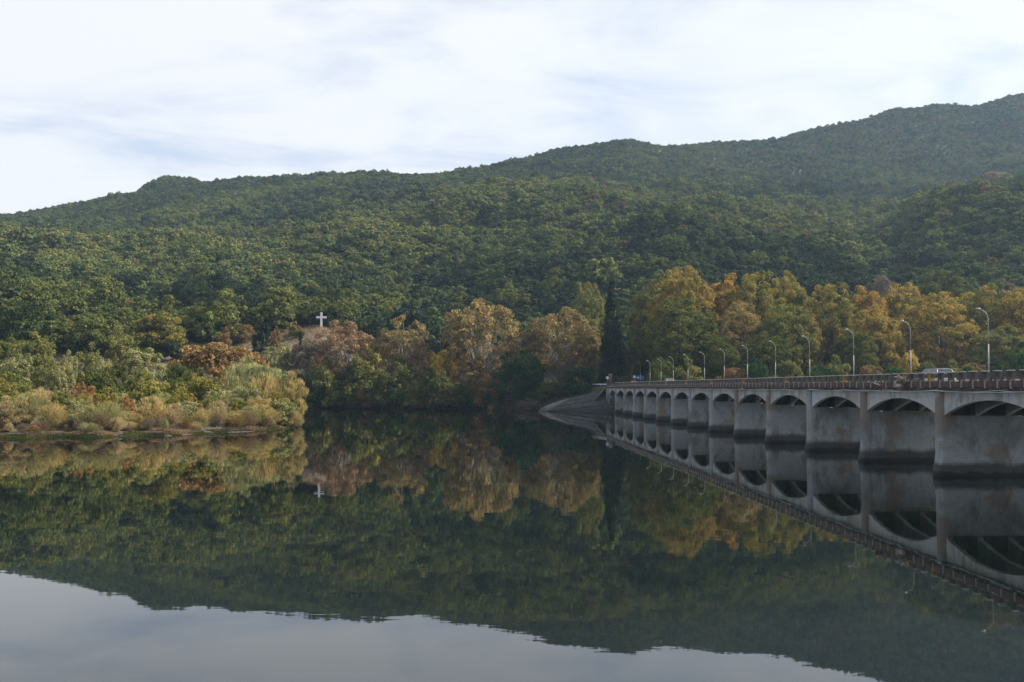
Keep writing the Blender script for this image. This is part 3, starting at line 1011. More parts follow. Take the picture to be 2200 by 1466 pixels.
# ---- far bank, left to right
plant('conifer', 'conifer_tree', 1314, 600, 80, 285, 'evergreen', 'tall dark conifer rising above the far end of the bridge', 'tree', zg=6.3)
B = [
    ('thin0', 'bare_tree', 662, 722, 72, 300, 'greybrown', 'half bare grey brown tree just right below the white cross', 'tree'),
    ('thin1', 'russet_tree', 742, 683, 138, 297, 'russet', 'large russet pink tree right of the white cross', 'tree'),
    ('bush1', 'bush', 795, 742, 82, 293, 'lime', 'yellow green bush between the two russet trees', 'bush'),
    ('thin2', 'russet_tree', 864, 682, 116, 300, 'goldbrown', 'golden russet tree with white limbs left of the big pale plane', 'tree'),
    ('bush2', 'bush', 952, 738, 76, 294, 'yellow', 'bright golden bush at the left foot of the big pale plane', 'bush'),
    ('bush3', 'bush', 905, 745, 60, 296, 'russet', 'russet bush between the white limbed tree and the golden bush', 'bush'),
    ('thin0', 'plane_tree', 1030, 631, 172, 298, 'goldbrown', 'big golden brown plane with pale spreading limbs on the far bank', 'tree'),
    ('thin1', 'plane_tree', 1205, 655, 172, 294, 'goldbrown', 'broad brown gold tree left of the dark conifer', 'tree'),
    ('thin2', 'plane_tree', 1140, 690, 90, 300, 'brown', 'shaded brown tree between the big pale plane and the brown gold tree', 'tree'),
    ('plane2', 'plane_tree', 1268, 700, 74, 292, 'goldbrown', 'gold brown tree touching the left side of the conifer', 'tree'),
    ('bush0', 'bush', 1135, 752, 88, 286, 'deepgreen', 'tall deep green bush above the foot of the concrete slope', 'bush'),
    ('bush1', 'bush', 1092, 785, 92, 286, 'deepgreen', 'wide deep green bush hanging over the far bank water', 'bush'),
    ('bush2', 'bush', 1247, 782, 96, 283, 'deepgreen', 'dark green bush left of the round sign at the bridge end', 'bush'),
    ('bush3', 'bush', 1040, 790, 92, 288, 'brown', 'golden brown bush hanging to the water below the big plane', 'bush'),
    ('bush0', 'bush', 1175, 815, 70, 283, 'green', 'small green bush at the top of the concrete slope', 'bush'),
    ('bush1', 'shrub', 1138, 858, 56, 279, 'greybrown', 'small grey brown shrub at the tip of the concrete slope', 'shrub'),
    ('thin1', 'small_tree', 1000, 745, 90, 296, 'brown', 'low brown tree under the left limbs of the big plane', 'tree'),
    ('bush2', 'bush', 780, 770, 110, 292, 'green', 'dull green bush under the large russet tree', 'bush'),
    ('bush1', 'bush', 860, 772, 110, 292, 'olive', 'olive bush under the white limbed tree', 'bush'),
    ('bush3', 'bush', 700, 770, 90, 293, 'olive', 'olive bush under the half bare tree', 'bush'),
    ('bush0', 'bush', 930, 790, 90, 290, 'green', 'dull green bush under the bright golden bush', 'bush'),
]
for k, nm, u, y, w, Z, pal, lab, cat in B:
    plant(k, nm, u, y, w, Z, pal, lab, cat, BANK)
for j, u in enumerate(range(655, 1075, 33)):
    plant('bush%d' % ((j * 3) % 4), 'bank_bush', u, 806 + (j * 11) % 25, 62, 291 - (u - 655) * 0.006, ('green', 'deepgreen', 'olive', 'green', 'brown')[j % 5],
          'shaded bush overhanging the far bank water, %s from the left' % ORD[j], 'bush', 'shaded bushes along the far bank water', zg=0.3)
plant('column', 'ivy_column', 646, 712, 12, 318, 'evergreen', 'narrow dark ivy column below the white cross', 'tree')
plant('column', 'ivy_column', 576, 700, 17, 312, 'evergreen', 'dark ivy covered trunk left of the white cross slope', 'tree')
plant('bush2', 'evergreen_bush', 556, 702, 34, 313, 'evergreen', 'dark flat topped evergreen beside the ivy covered trunk', 'bush')
plant('column', 'cypress_tree', 806, 686, 26, 318, 'evergreen', 'narrow dark cypress between the two russet trees', 'tree')
plant('bush0', 'evergreen_oak', 437, 673, 92, 345, 'evergreen', 'large round dark evergreen oak above the orange tree', 'tree')
plant('bush1', 'bush', 482, 706, 34, 318, 'rust', 'small bright orange bush on the slope right of the dark oak', 'bush')
plant('bush3', 'bush', 598, 738, 70, 300, 'tangreen', 'pale grey green round bush right of the orange tree', 'bush')
plant('bush1', 'bush', 592, 704, 26, 325, 'rust', 'small orange bush beside the ivy covered trunk', 'bush')
plant('bush2', 'bush', 515, 690, 70, 340, 'brown', 'brown scrub bush on the slope above the ivy covered trunk', 'bush')
plant('bush2', 'bush', 634, 696, 36, 338, 'brown', 'brown scrub bush left of the white cross', 'bush')
plant('bush3', 'bush', 725, 672, 34, 360, 'russetyellow', 'small orange yellow bush right of the white cross', 'bush')
plant('bush1', 'bush', 672, 668, 34, 362, 'evergreen', 'dark bush just left behind the white cross', 'bush')
plant('bush2', 'bush', 795, 680, 30, 350, 'rust', 'small orange bush behind the narrow cypress', 'bush')

for j in range(8):
    u_ = 530 + (j * 37) % 190
    Z_ = 322 + (j * 13) % 27
    x_ = (u_ - 1100) / F * Z_
    g_ = hz(x_, Z_)
    row_ = 831.7 - (g_ + 1.3 + (j % 4) * 0.5 - CAM_H) / Z_ * F
    plant('bush%d' % (j % 4), 'slope_scrub', u_, row_, 20 + (j * 5) % 16, Z_, ('brown', 'olive', 'goldbrown', 'green', 'greybrown')[j % 5],
          'low scrub bush on the grassy slope around the white cross', 'bush', 'low scrub bushes on the cross slope')

# ---- left point and the field behind it
L = [
    ('bush1', 'bush', 190, 742, 70, 262, 'olive', 'olive bush between the small grey green tree and the yellow green tree', 'bush'),
    ('bush3', 'bush', 415, 752, 60, 250, 'green', 'dark green bush between the leaning tree and the orange tree', 'bush'),
    ('bush2', 'bush', 395, 742, 56, 300, 'evergreen', 'dark evergreen bush right of the gold olive tree', 'bush'),
    ('bush0', 'bush', 45, 760, 90, 205, 'tangreen', 'dull scrub bush below the yellow olive tree', 'bush'),
    ('bush1', 'bush', 110, 775, 70, 200, 'olive', 'low olive scrub left of the dry grass patch', 'bush'),
    ('bush2', 'bush', 250, 772, 60, 200, 'green', 'green bush at the foot of the yellow green tree', 'bush'),
    ('bush0', 'bush', 300, 782, 70, 190, 'tangreen', 'grey green bush under the leaning dark trunk', 'bush'),
    ('field0', 'field_tree', 345, 668, 112, 305, 'goldgreen', 'gold olive tree with a leaning dark trunk left of the orange tree', 'tree'),
    ('field1', 'field_tree', 268, 700, 84, 255, 'olive', 'yellow green tree left of the gold olive tree', 'tree'),
    ('field0', 'field_tree', 310, 745, 90, 215, 'tangreen', 'grey green tree in front of the leaning trunk', 'tree'),
    ('bush2', 'orange_tree', 474, 720, 205, 205, 'rust', 'wide orange leaved tree behind the pale willow', 'tree'),
    ('field1', 'field_tree', 80, 712, 92, 228, 'olive', 'yellow olive tree near the left edge', 'tree'),
    ('field0', 'field_tree', 12, 722, 80, 235, 'green', 'green tree at the left edge of the picture', 'tree'),
    ('field1', 'field_tree', 145, 752, 44, 232, 'tangreen', 'small grey green tree right of the yellow olive tree', 'tree'),
    ('bush0', 'bush', 222, 765, 60, 215, 'tangreen', 'rounded brownish green bush right of the dry grass patch', 'bush'),
    ('willow0', 'willow_bush', 562, 774, 140, 168, 'silver', 'large pale silvery willow near the end of the point', 'bush'),
    ('willow1', 'willow_bush', 612, 806, 88, 160, 'tangold', 'golden willow bush forming the very tip of the point', 'bush'),
    ('bush1', 'bush', 312, 806, 112, 154, 'lime', 'bright lime green bush left of centre on the point', 'bush'),
    ('bush2', 'bush', 428, 800, 112, 158, 'lime', 'bright yellow green bush in front of the orange tree', 'bush'),
    ('bush3', 'bush', 18, 800, 88, 150, 'lime', 'yellow green bush at the left edge of the point', 'bush'),
    ('bush0', 'bush', 215, 792, 80, 168, 'green', 'broad leaved green bush behind the tan shrubs', 'bush'),
    ('bush1', 'bush', 368, 800, 60, 166, 'green', 'green bush between the two lime green bushes', 'bush'),
    ('bush2', 'bush', 385, 770, 60, 190, 'green', 'dull green bush in front of the leaning trunk tree', 'bush'),
    ('bush3', 'bush', 175, 822, 66, 147, 'russetyellow', 'yellow orange bush in the middle of the point', 'bush'),
    ('bush2', 'bush', 258, 838, 60, 142, 'tangreen', 'small grey green bush below the lime green one', 'bush'),
    ('willow1', 'willow_bush', 482, 850, 90, 152, 'tangreen', 'grey green willow bush left of the silvery willow', 'bush'),
    ('willow0', 'willow_bush', 545, 866, 90, 150, 'tangold', 'golden green willow bush in front of the silvery one', 'bush'),
    ('bush1', 'bush', -60, 790, 110, 152, 'tangreen', 'grey green bush beyond the left edge', 'bush'),
    ('bush0', 'bush', 125, 785, 50, 190, 'tangreen', 'small dull bush before the dry grass patch', 'bush'),
]
for k, nm, u, y, w, Z, pal, lab, cat in L:
    plant(k, nm, u, y, w, Z, pal, lab, cat, PG)
# the row of twiggy shrubs right behind the water's edge
S = [(-70, 845, 110, 118, 'tan'), (20, 842, 100, 128, 'tan'), (62, 848, 90, 130, 'tangreen'), (118, 858, 84, 129, 'tangold'),
     (160, 852, 80, 132, 'tangold'), (196, 864, 76, 129, 'tangreen'), (240, 866, 84, 130, 'tangreen'), (283, 868, 64, 133, 'tangold'),
     (330, 860, 74, 135, 'tangold'), (372, 862, 66, 136, 'tan'), (400, 850, 70, 139, 'tangold'), (432, 866, 62, 139, 'tangold'),
     (470, 868, 64, 142, 'tan'), (505, 866, 64, 145, 'tangold'), (540, 870, 62, 147, 'tangreen'), (572, 858, 74, 150, 'tangold'),
     (604, 850, 76, 154, 'tangold'), (628, 866, 52, 157, 'tangold'), (640, 884, 30, 159, 'tan'),
     (35, 820, 84, 140, 'tangreen'), (92, 828, 84, 142, 'tan'), (150, 832, 70, 143, 'tangold'), (385, 835, 60, 148, 'tan'),
     (300, 842, 66, 144, 'tan'), (350, 838, 60, 147, 'tangreen'), (452, 840, 66, 150, 'tangreen'), (205, 838, 70, 141, 'tan'),
     (620, 826, 62, 163, 'tangold'), (585, 822, 70, 162, 'tangreen')]
SHL = {'tan': 'tan', 'tangreen': 'greenish tan', 'tangold': 'golden tan', 'rust': 'rusty orange', 'tanpink': 'pinkish grey', 'russet': 'russet brown'}
for j, (u, y, w, Z, pal) in enumerate(S):
    y += 2 if u < 480 else 6
    y += (0, 12, 4, 16)[j % 4]
    if j >= 19:
        y += 12
    rank = sorted(q[0] for q in (S[:19] if j < 19 else S[19:])).index(u)
    lab = '%s feathery shrub, %s from the left in the %s row of the left point' % (SHL[pal], ORD[rank], 'front' if j < 19 else 'second')
    plant('twig%d' % (j % 4) if j % 3 != 1 else 'willow%d' % (j % 2) if j % 2 else 'bush%d' % (j % 4), 'feathery_shrub', u, y, w, Z, pal if j % 6 != 4 else 'tangreen', lab if j % 6 != 4 else lab.replace(SHL[pal], 'dull greenish'), 'shrub', 'feathery shrubs on the left point', sink=0.1)
for j, (u, y, w, Z) in enumerate(((508, 800, 74, 160), (548, 776, 96, 163), (590, 786, 84, 162), (530, 826, 90, 156), (575, 820, 84, 158), (470, 834, 60, 153))):
    plant(('twig0', 'willow1', 'bush2', 'willow0', 'twig1', 'bush3')[j], 'pale_willow_shrub', u, y, w, Z, 'silver' if j not in (4,) else 'tangold',
          'pale silvery upright willow shrub near the tip of the point, %s of six' % ORD[j], 'shrub', 'pale willow shrubs near the tip of the point', sink=0.2)
for j, (u, y, w, Z, pal, kd) in enumerate(((12, 846, 66, 134, 'olive', 'bush0'), (86, 842, 60, 136, 'tangold', 'willow1'), (132, 836, 56, 139, 'olive', 'bush2'), (178, 846, 44, 136, 'gold', 'bush3'),
                                           (226, 836, 62, 140, 'goldgreen', 'bush1'), (268, 850, 46, 137, 'russetyellow', 'bush0'), (322, 846, 56, 141, 'olive', 'bush2'),
                                           (388, 838, 60, 145, 'goldgreen', 'bush3'), (416, 858, 44, 142, 'brown', 'bush1'), (462, 846, 56, 148, 'olive', 'bush0'),
                                           (520, 856, 52, 149, 'goldgreen', 'bush2'), (560, 848, 56, 153, 'tangold', 'willow0'), (596, 846, 60, 156, 'gold', 'bush1'), (634, 852, 44, 159, 'tangold', 'willow1'))):
    plant(kd, 'leafy_bush', u, y, w, Z, pal, 'rounded leafy bush among the feathery shrubs, %s from the left' % ORD[j], 'bush', 'rounded leafy bushes on the left point')
# driftwood and fallen branches on both shores
for j in range(14):
    if j < 8:
        u_ = 30 + j * 78
        Z_ = float(np.interp(u_, [p_[0] for p_ in PEN], [p_[1] for p_ in PEN])) + 0.6
    else:
        u_ = 690 + (j - 8) * 66
        Z_ = float(np.interp(u_, US, SHORE)) - 0.5
    x_ = (u_ - 1100) / F * Z_
    mb = MB()
    L_ = random.uniform(1.6, 3.6) * (1.6 if j >= 8 else 1)
    aa = random.uniform(-0.5, 0.5)
    ps = [Vector((math.cos(aa) * L_ * (t - 0.5), math.sin(aa) * L_ * (t - 0.5) , 0.08 + 0.35 * t * t * random.uniform(0.5, 1.6))) for t in (0, 0.35, 0.7, 1)]
    mb.tube(ps, [0.09, 0.08, 0.055, 0.02], 6)
    mb.tube([ps[1], ps[1] + Vector((0.3, -0.2, 0.7))], [0.045, 0.012], 5)
    mb.tube([ps[2], ps[2] + Vector((0.5, 0.3, 0.6))], [0.035, 0.01], 5)
    o = mb.build('fallen_branch', M['bark'], None, (x_, Z_, max(0.0, hz(x_, Z_))))
    tag(o, ('bare fallen branch at the water edge of the left point, %s from the left' if j < 8 else 'bare fallen branch at the foot of the far bank, %s from the left') % ORD[j if j < 8 else j - 8],
        'branch', 'fallen branches at the water')
for j in range(22):                                    # the point goes on beyond the left edge of the picture
    u_ = -135 - (j % 11) * 62
    Z_ = float(np.interp(u_, [p_[0] for p_ in PEN], [p_[1] for p_ in PEN])) + (9 if j < 11 else 34) + (j * 5) % 6
    x_ = (u_ - 1100) / F * Z_
    row_ = 831.7 - (hz(x_, Z_) + (4.2 if j < 11 else 6.0) + (j * 3) % 3 - CAM_H) / Z_ * F
    plant(('twig%d' if j % 2 else 'bush%d') % (j % 4), 'shore_bush', u_, row_, 105, Z_, ('tan', 'olive', 'tangold', 'green', 'tangreen')[j % 5],
          'shore bush on the bank that goes on beyond the left edge of the picture', 'bush', 'shore bushes beyond the left edge')
for j in range(5):
    plant('plane%d' % j, 'plane_tree', 2470 + j * 95, 612 + (j * 9) % 22, 150, 280 - 4 * j, ('gold', 'goldgreen', 'olive', 'orange', 'gold')[j],
          'plane tree of the row behind the bridge, beyond the right edge of the picture', 'tree', 'plane trees beyond the right edge', zg=5.0)
# low scrub right at the water line
for j in range(34):
    u = -60 + j * 21 + random.uniform(-6, 6)
    Zs = np.interp(u, [p_[0] for p_ in PEN], [p_[1] for p_ in PEN]) + 2.5 + random.uniform(0, 2)
    x = (u - 1100) / F * Zs
    y_ = P(u, 0, Zs)
    hgt = random.uniform(0.6, 1.9)
    g = max(0.05, hz(x, Zs))
    # row of the top from the height
    row = 831.7 + 0.0044 * (u - 1100) + (CAM_H - g - hgt) / Zs * F
    plant('twig%d' % (j % 4), 'low_scrub', u, row, random.uniform(18, 52), Zs, random.choice(['tan', 'tangreen', 'greybrown', 'greybrown', 'brown', 'litter']),
          'knee high scrub at the water edge of the left point', 'shrub', 'low scrub along the water edge of the left point', sink=0.05)


# ---- grasses: nobody could count them
def grass(name, pts, h, w, pal, spread=0.4, kind='stuff', label=None):
    n = len(pts)
    g = np.random.default_rng(len(pts))
    up = unit(np.stack([g.normal(0, spread, n), g.normal(0, spread, n), np.ones(n)], 1))
    a = unit(np.cross(up, g.normal(size=(n, 3))))
    L = h * g.uniform(0.5, 1.3, n)[:, None]
    v = np.stack([pts - a * w, pts + a * w, pts + up * L], 1).reshape(-1, 3)
    me = np_mesh(name, v, np.arange(n * 3).reshape(n, 3), [M['foliage']], {'tone': vnoise(pts[:, 0] / 3, pts[:, 1] / 3, 4), 'rnd': g.random(n)})
    o = link(name, me)
    tag(o, label, 'grass', kind='stuff')
    o['tint_a'], o['tint_b'] = [list(c) for c in PAL[pal]]
    return o


PAL['drygrass'] = ((0.25, 0.185, 0.125), (0.34, 0.27, 0.20))
PAL['wetgrass'] = ((0.040, 0.050, 0.018), (0.075, 0.082, 0.024))
PAL['browngrass'] = ((0.165, 0.120, 0.080), (0.27, 0.20, 0.13))
PAL['litter'] = ((0.10, 0.080, 0.050), (0.22, 0.15, 0.09))
PAL['undergrowth'] = ((0.050, 0.060, 0.024), (0.105, 0.088, 0.036))
g = np.random.default_rng(77)
u = g.uniform(-900, 655, 190000)
Z = g.uniform(105, 345, 190000)
X = (u - 1100) / F * Z
sd = sdf_poly(X, Z, PEN_XY)
hh_ = height(X, Z)
ok = (sd > 5) & (hh_ > 0.7) & (vnoise(X / 5, Z / 5, 2) > 0.25)
grass('dry_grass', np.stack([X, Z, hh_], 1)[ok], 0.55, 0.035, 'drygrass', label='dry straw coloured grass covering the left point')
edge_u = g.uniform(-100, 652, 60000)
eZ = np.interp(edge_u, [p_[0] for p_ in PEN], [p_[1] for p_ in PEN]) + g.uniform(-1.4, 4.5, 60000)
eX = (edge_u - 1100) / F * eZ
eh = height(eX, eZ)
ok = (eh > -0.12) & (eh < 0.38) & (vnoise(eX / 2.2, eZ / 2.2, 8) > 0.40)
e1 = np.stack([eX, eZ, np.maximum(eh, 0.0)], 1)[ok]
grass('shore_grass', e1, 0.22, 0.03, 'wetgrass', 0.6, label='bright green grass strip along the water edge of the left point')
ok = (eh > 0.1) & (eh < 1.5) & (vnoise(eX / 1.6, eZ / 1.6, 18) > 0.45)
grass('shore_litter', np.stack([eX, eZ, eh], 1)[ok], 0.42, 0.04, 'litter', 0.8, label='brown dead stalks and leaf litter above the shore grass')
# scrubby undergrowth on the far bank and on the cross slope
u = g.uniform(380, 1330, 110000)
Z = g.uniform(262, 372, 110000)
X = (u - 1100) / F * Z
hh_ = height(X, Z)
ok = (hh_ > 0.15) & (sdf_poly(X, Z, PEN_XY) < 0)
pp = np.stack([X, Z, hh_], 1)[ok]
nb = vnoise(pp[:, 0] / 12, pp[:, 1] / 8, 6)
cross_zone = (pp[:, 1] > 322) & (np.abs(1100 + F * pp[:, 0] / pp[:, 1] - 640) < 120)
grass('bank_undergrowth', pp[~cross_zone], 0.9, 0.09, 'undergrowth', 0.8, label='rough undergrowth covering the far river bank')
grass('slope_grass', pp[cross_zone], 0.9, 0.08, 'browngrass', 0.6, label='dry brown grass on the slope below the white cross')

u = g.uniform(1330, 2900, 90000)
Z = g.uniform(165, 300, 90000)
X = (u - 1100) / F * Z
hh_ = height(X, Z)
ok = hh_ > 0.15
grass('right_bank_undergrowth', np.stack([X, Z, hh_], 1)[ok], 1.0, 0.10, 'undergrowth', 0.8, label='rough undergrowth under the plane trees beyond the bridge')
for j in range(26):
    u_ = 1400 + j * 52
    Zb = float(np.interp(u_, US, SHORE)) + 5 + (j * 7) % 5
    x_ = (u_ - 1100) / F * Zb
    g_ = max(0.2, hz(x_, Zb))
    row_ = 831.7 - (g_ + 4.6 + (j * 5) % 3 - CAM_H) / Zb * F
    plant('bush%d' % (j % 4), 'riverside_bush', u_, row_, 78, Zb, ('green', 'deepgreen', 'olive')[j % 3],
          'shaded riverside bush seen under the arches beyond the bridge', 'bush', 'riverside bushes beyond the bridge arches')

# ------------------------------------------------------------------ wooded hillsides
g = np.random.default_rng(4)


def scatter():
    pts = []
    for (y0, y1, sp) in ((296, 430, 4.3), (430, 560, 3.8), (560, 780, 3.2), (780, 1190, 3.1)):
        xs0, xs1 = (-1000 - 1100) / F * y1, (3500 - 1100) / F * y1
        nx, nyy = int((xs1 - xs0) / sp), int((y1 - y0) / sp)
        gx, gy = np.meshgrid(np.arange(nx), np.arange(nyy))
        x = xs0 + (gx.ravel() + g.uniform(-0.1, 1.1, gx.size)) * sp
        y = y0 + (gy.ravel() + g.uniform(-0.1, 1.1, gx.size)) * sp
        pts.append(np.stack([x, y], 1))
    p = np.concatenate(pts)
    u = 1100 + F * p[:, 0] / p[:, 1]
    keep = (u > -1000) & (u < 3500)
    # the open slope under the cross and the field behind the left point
    keep &= ~((p[:, 1] < 352) & (np.abs(u - 640) < 140))
    keep &= ~((p[:, 1] < 336) & (u >= 380) & (u < 520))
    keep &= ~((p[:, 1] < 300) & (u < 380))
    keep &= ~((p[:, 1] < 334) & (u > 500) & (u < 1330))
    keep &= ~((p[:, 1] < 318) & (u >= 1240))
    keep &= ~((np.abs(u - 1028) < 26 + (p[:, 1] - 745) * 0.1) & (p[:, 1] > 752) & (p[:, 1] < 800))      # bare rock
    keep &= ~((np.abs(u - 965) < 22) & (p[:, 1] > 412) & (p[:, 1] < 421))                                 # track
    # skip what lies well behind a crest
    p, u = p[keep], u[keep]
    h = height(p[:, 0], p[:, 1])
    return p, u, h


pts, pu, ph = scatter()
# visibility along each sight line: angle above everything nearer
order = np.argsort(pts[:, 1])
pts, pu, ph = pts[order], pu[order], ph[order]
ang = (ph + 5 - CAM_H) / pts[:, 1]
bins = ((pu + 1010) / 6).astype(int)
mx = np.full(bins.max() + 2, -9.0)
vis = np.zeros(len(pts), bool)
for i in range(len(pts)):
    b = bins[i]
    if ang[i] > mx[b] - 0.010:
        vis[i] = True
    a2 = (ph[i] + 2.5 - CAM_H) / pts[i, 1]
    if a2 > mx[b]:
        mx[b] = a2
pts, pu, ph, ang = pts[vis], pu[vis], ph[vis], ang[vis]
print('hill trees', len(pts))
yy = pts[:, 1]
size = np.interp(yy, [330, 450, 700, 1150], [1.10, 0.86, 0.60, 0.40])
big = vnoise(pts[:, 0] / 40, yy / 40, 12)
size = size * np.clip(g.lognormal(-0.04, 0.30, len(pts)), 0.5, 1.9) * (0.85 + 0.35 * big)
size = size * np.where((g.random(len(pts)) > 0.95) & (yy < 850), 1.45, 1.0)
# the 300 that show largest and stand clear of the bank trees
row = 831.7 - ang * F
front = ((pu < 640) & (row < 745)) | ((pu >= 640) & (pu < 1240) & (row < 690)) | ((pu >= 1320) & (row < 590)) | ((pu >= 1240) & (pu < 1320) & (row < 600))
front &= (pu > 5) & (pu < 2195)
cand = np.where(front)[0]
cand = cand[np.argsort(-(size[cand] / yy[cand]))][:300]
single = np.zeros(len(pts), bool)
single[cand] = True
HPAL = [('dark evergreen', (0.022, 0.034, 0.022), (0.036, 0.051, 0.026)), ('deep green', (0.042, 0.064, 0.025), (0.066, 0.088, 0.030)),
        ('olive green', (0.080, 0.100, 0.032), (0.115, 0.128, 0.038)), ('yellow green', (0.105, 0.132, 0.038), (0.150, 0.160, 0.046)),
        ('rust brown', (0.125, 0.088, 0.045), (0.165, 0.110, 0.052))]
ZONES = [(0, 230, 'on the slope at the left edge'), (230, 520, 'on the slope above the orange tree'), (520, 700, 'above the white cross'),
         (700, 950, 'above the russet trees'), (950, 1240, 'above the big pale plane'), (1240, 1500, 'above the dark conifer'),
         (1500, 1900, 'above the gold plane row'), (1900, 2300, 'on the spur at the right edge')]
hill_singles = HILL_FINE
nz1 = fbm(pts[:, 0] / 60, yy / 60, 41)
for i in cand:
    v = nz1[i] * 0.9 + g.uniform(-0.22, 0.22)
    k = 4 if g.random() > 0.98 else (0 if v < 0.38 else 1 if v < 0.50 else 2 if v < 0.66 else 3)
    nm, a, b = HPAL[k]
    o = link('hillside_tree', hill_singles[int(g.integers(0, 8))], None, (pts[i, 0], pts[i, 1], ph[i] - 0.3))
    s = size[i]
    o.scale = (s, s, s * g.uniform(0.9, 1.2))
    o.rotation_euler = (0, 0, g.uniform(0, 6.28))
    o['tint_a'], o['tint_b'] = list(a), list(b)
    zone = next(z[2] for z in ZONES if z[0] <= pu[i] < z[1])
    tier = 'higher' if row[i] < 640 else 'lower'
    tag(o, '%s round tree in the %s wood %s' % (nm, tier, zone), 'tree', '%s trees in the %s wood %s' % (nm, tier, zone))

# the rest of the wood: one object
wcol = bpy.data.collections.new('hillside_tree_shapes')
for i in range(7):
    wo = bpy.data.objects.new('shape%d' % i, hill_mesh(i, M['hill'], 'wood_tree'))
    wcol.objects.link(wo)
rest = ~single
rp = np.stack([pts[rest, 0], yy[rest], ph[rest] - 0.3], 1).astype(np.float32)
me = bpy.data.meshes.new('wooded_hillside')
me.vertices.add(len(rp))
me.vertices.foreach_set('co', rp.ravel())
for nm, dt, val in (('vid', 'INT', g.integers(0, 7, len(rp))), ('scl', 'FLOAT', size[rest]), ('rot', 'FLOAT', g.uniform(0, 6.28, len(rp)))):
    a = me.attributes.new(nm, dt, 'POINT')
    a.data.foreach_set('value', val.astype(np.int32 if dt == 'INT' else np.float32))
wood = link('wooded_hillside', me)
tag(wood, 'dense mixed wood covering the hillsides up to the skyline', 'wood', kind='stuff')
ng = bpy.data.node_groups.new('scatter_wood', 'GeometryNodeTree')
ng.interface.new_socket('Geometry', in_out='INPUT', socket_type='NodeSocketGeometry')
ng.interface.new_socket('Geometry', in_out='OUTPUT', socket_type='NodeSocketGeometry')
gi, go = ng.nodes.new('NodeGroupInput'), ng.nodes.new('NodeGroupOutput')
iop = ng.nodes.new('GeometryNodeInstanceOnPoints')
ci = ng.nodes.new('GeometryNodeCollectionInfo')
ci.inputs['Collection'].default_value = wcol
ci.inputs['Separate Children'].default_value = True
ci.inputs['Reset Children'].default_value = True


def nattr(name, t):
    nd = ng.nodes.new('GeometryNodeInputNamedAttribute')
    nd.data_type = t
    nd.inputs['Name'].default_value = name
    return nd.outputs['Attribute']


cmb = ng.nodes.new('ShaderNodeCombineXYZ')
ng.links.new(nattr('rot', 'FLOAT'), cmb.inputs[2])
scl = ng.nodes.new('ShaderNodeVectorMath')
scl.operation = 'SCALE'
scl.inputs[0].default_value = (1, 1, 1.05)
ng.links.new(nattr('scl', 'FLOAT'), scl.inputs['Scale'])
ng.links.new(gi.outputs[0], iop.inputs['Points'])
ng.links.new(ci.outputs[0], iop.inputs['Instance'])
iop.inputs['Pick Instance'].default_value = True
ng.links.new(nattr('vid', 'INT'), iop.inputs['Instance Index'])
ng.links.new(cmb.outputs[0], iop.inputs['Rotation'])
ng.links.new(scl.outputs[0], iop.inputs['Scale'])
ng.links.new(iop.outputs[0], go.inputs[0])
md = wood.modifiers.new('scatter', 'NODES')
md.node_group = ng

# a few crowns that stand out on the slopes
plant('field0', 'russet_tree', 2135, 368, 56, 765, 'russet', 'large russet crown on the crest of the right hand spur', 'tree', 'russet crowns on the slopes')
plant('field1', 'russet_tree', 2190, 384, 34, 765, 'russet', 'smaller russet crown at the right edge of the spur crest', 'tree', 'russet crowns on the slopes')
PAL['wine'] = ((0.080, 0.034, 0.030), (0.115, 0.045, 0.036))
plant('bush0', 'red_bush', 1432, 478, 50, 492, 'wine', 'dark wine red bush high on the wooded ridge', 'bush')
plant('field0', 'hill_tree', 668, 605, 58, 430, 'olive', 'large light olive tree standing above the white cross', 'tree')
plant('field1', 'hill_tree', 812, 620, 62, 430, 'olive', 'light green domed tree on the slope right of the cross', 'tree')

# bare rock face
rk = MB()
rr = np.random.default_rng(8)
rows_ = []
for a in np.linspace(0, 1, 9):
    r_ = []
    for b_ in np.linspace(0, 1, 14):
        uu_ = 1000 + 66 * b_ + 10 * (a - 0.5)
        Zr = 757 + 40 * a
        x = (uu_ - 1100) / F * Zr
        r_.append(Vector((x, Zr, hz(x, Zr) + 0.6 + 3.0 * math.sin(math.pi * a) * math.sin(math.pi * b_) + rr.uniform(-1.2, 1.2) - (2.5 if a in (0, 1) or b_ in (0, 1) else 0))))
    rows_.append(r_)
vs = [v for r_ in rows_ for v in r_]
fs = [(i * 14 + j, i * 14 + j + 1, (i + 1) * 14 + j + 1, (i + 1) * 14 + j) for i in range(8) for j in range(13)]
rk.add(vs, fs)
tag(rk.build('rock_face', M['rock']), 'bare grey rock face high among the trees of the middle slope', 'rock')

# ------------------------------------------------------------------ bridge
A0 = on_level(2012, 1022)
B0 = on_level(1321, 888)
axis = (B0 - A0)
SPAN = axis.length / 12
ang_z = math.atan2(axis.y, axis.x)
print('bridge', A0, B0, SPAN, math.degrees(ang_z))
bridge = empty('bridge', (A0.x, A0.y, 0), ang_z)      # local x runs away from us, local -y is the far side
tag(bridge, 'long grey concrete arched road bridge with a rust brown parapet crossing the river', 'bridge')
TH = 1.15
ZSH, ZTOP = 4.45, 6.38
K0, K1 = -4, 13           # pier numbers, 13 is the abutment


def stadium(half_t, t0, t1, ex, z, n=7):
    """outline of a pier with rounded ends: x = along the bridge, y = -across"""
    h = half_t + ex * 0.15
    pts = []
    r = h
    for k in range(n):
        a = math.pi * k / (n - 1)
        pts.append(Vector((h * math.cos(a), -(t0 - ex * 0.5 + 0.55 - 0.55 * math.sin(a)), z)))
    for k in range(n):
        a = math.pi * k / (n - 1)
        pts.append(Vector((-h * math.cos(a), -(t1 + ex * 0.5 - 0.55 + 0.55 * math.sin(a)), z)))
    return pts


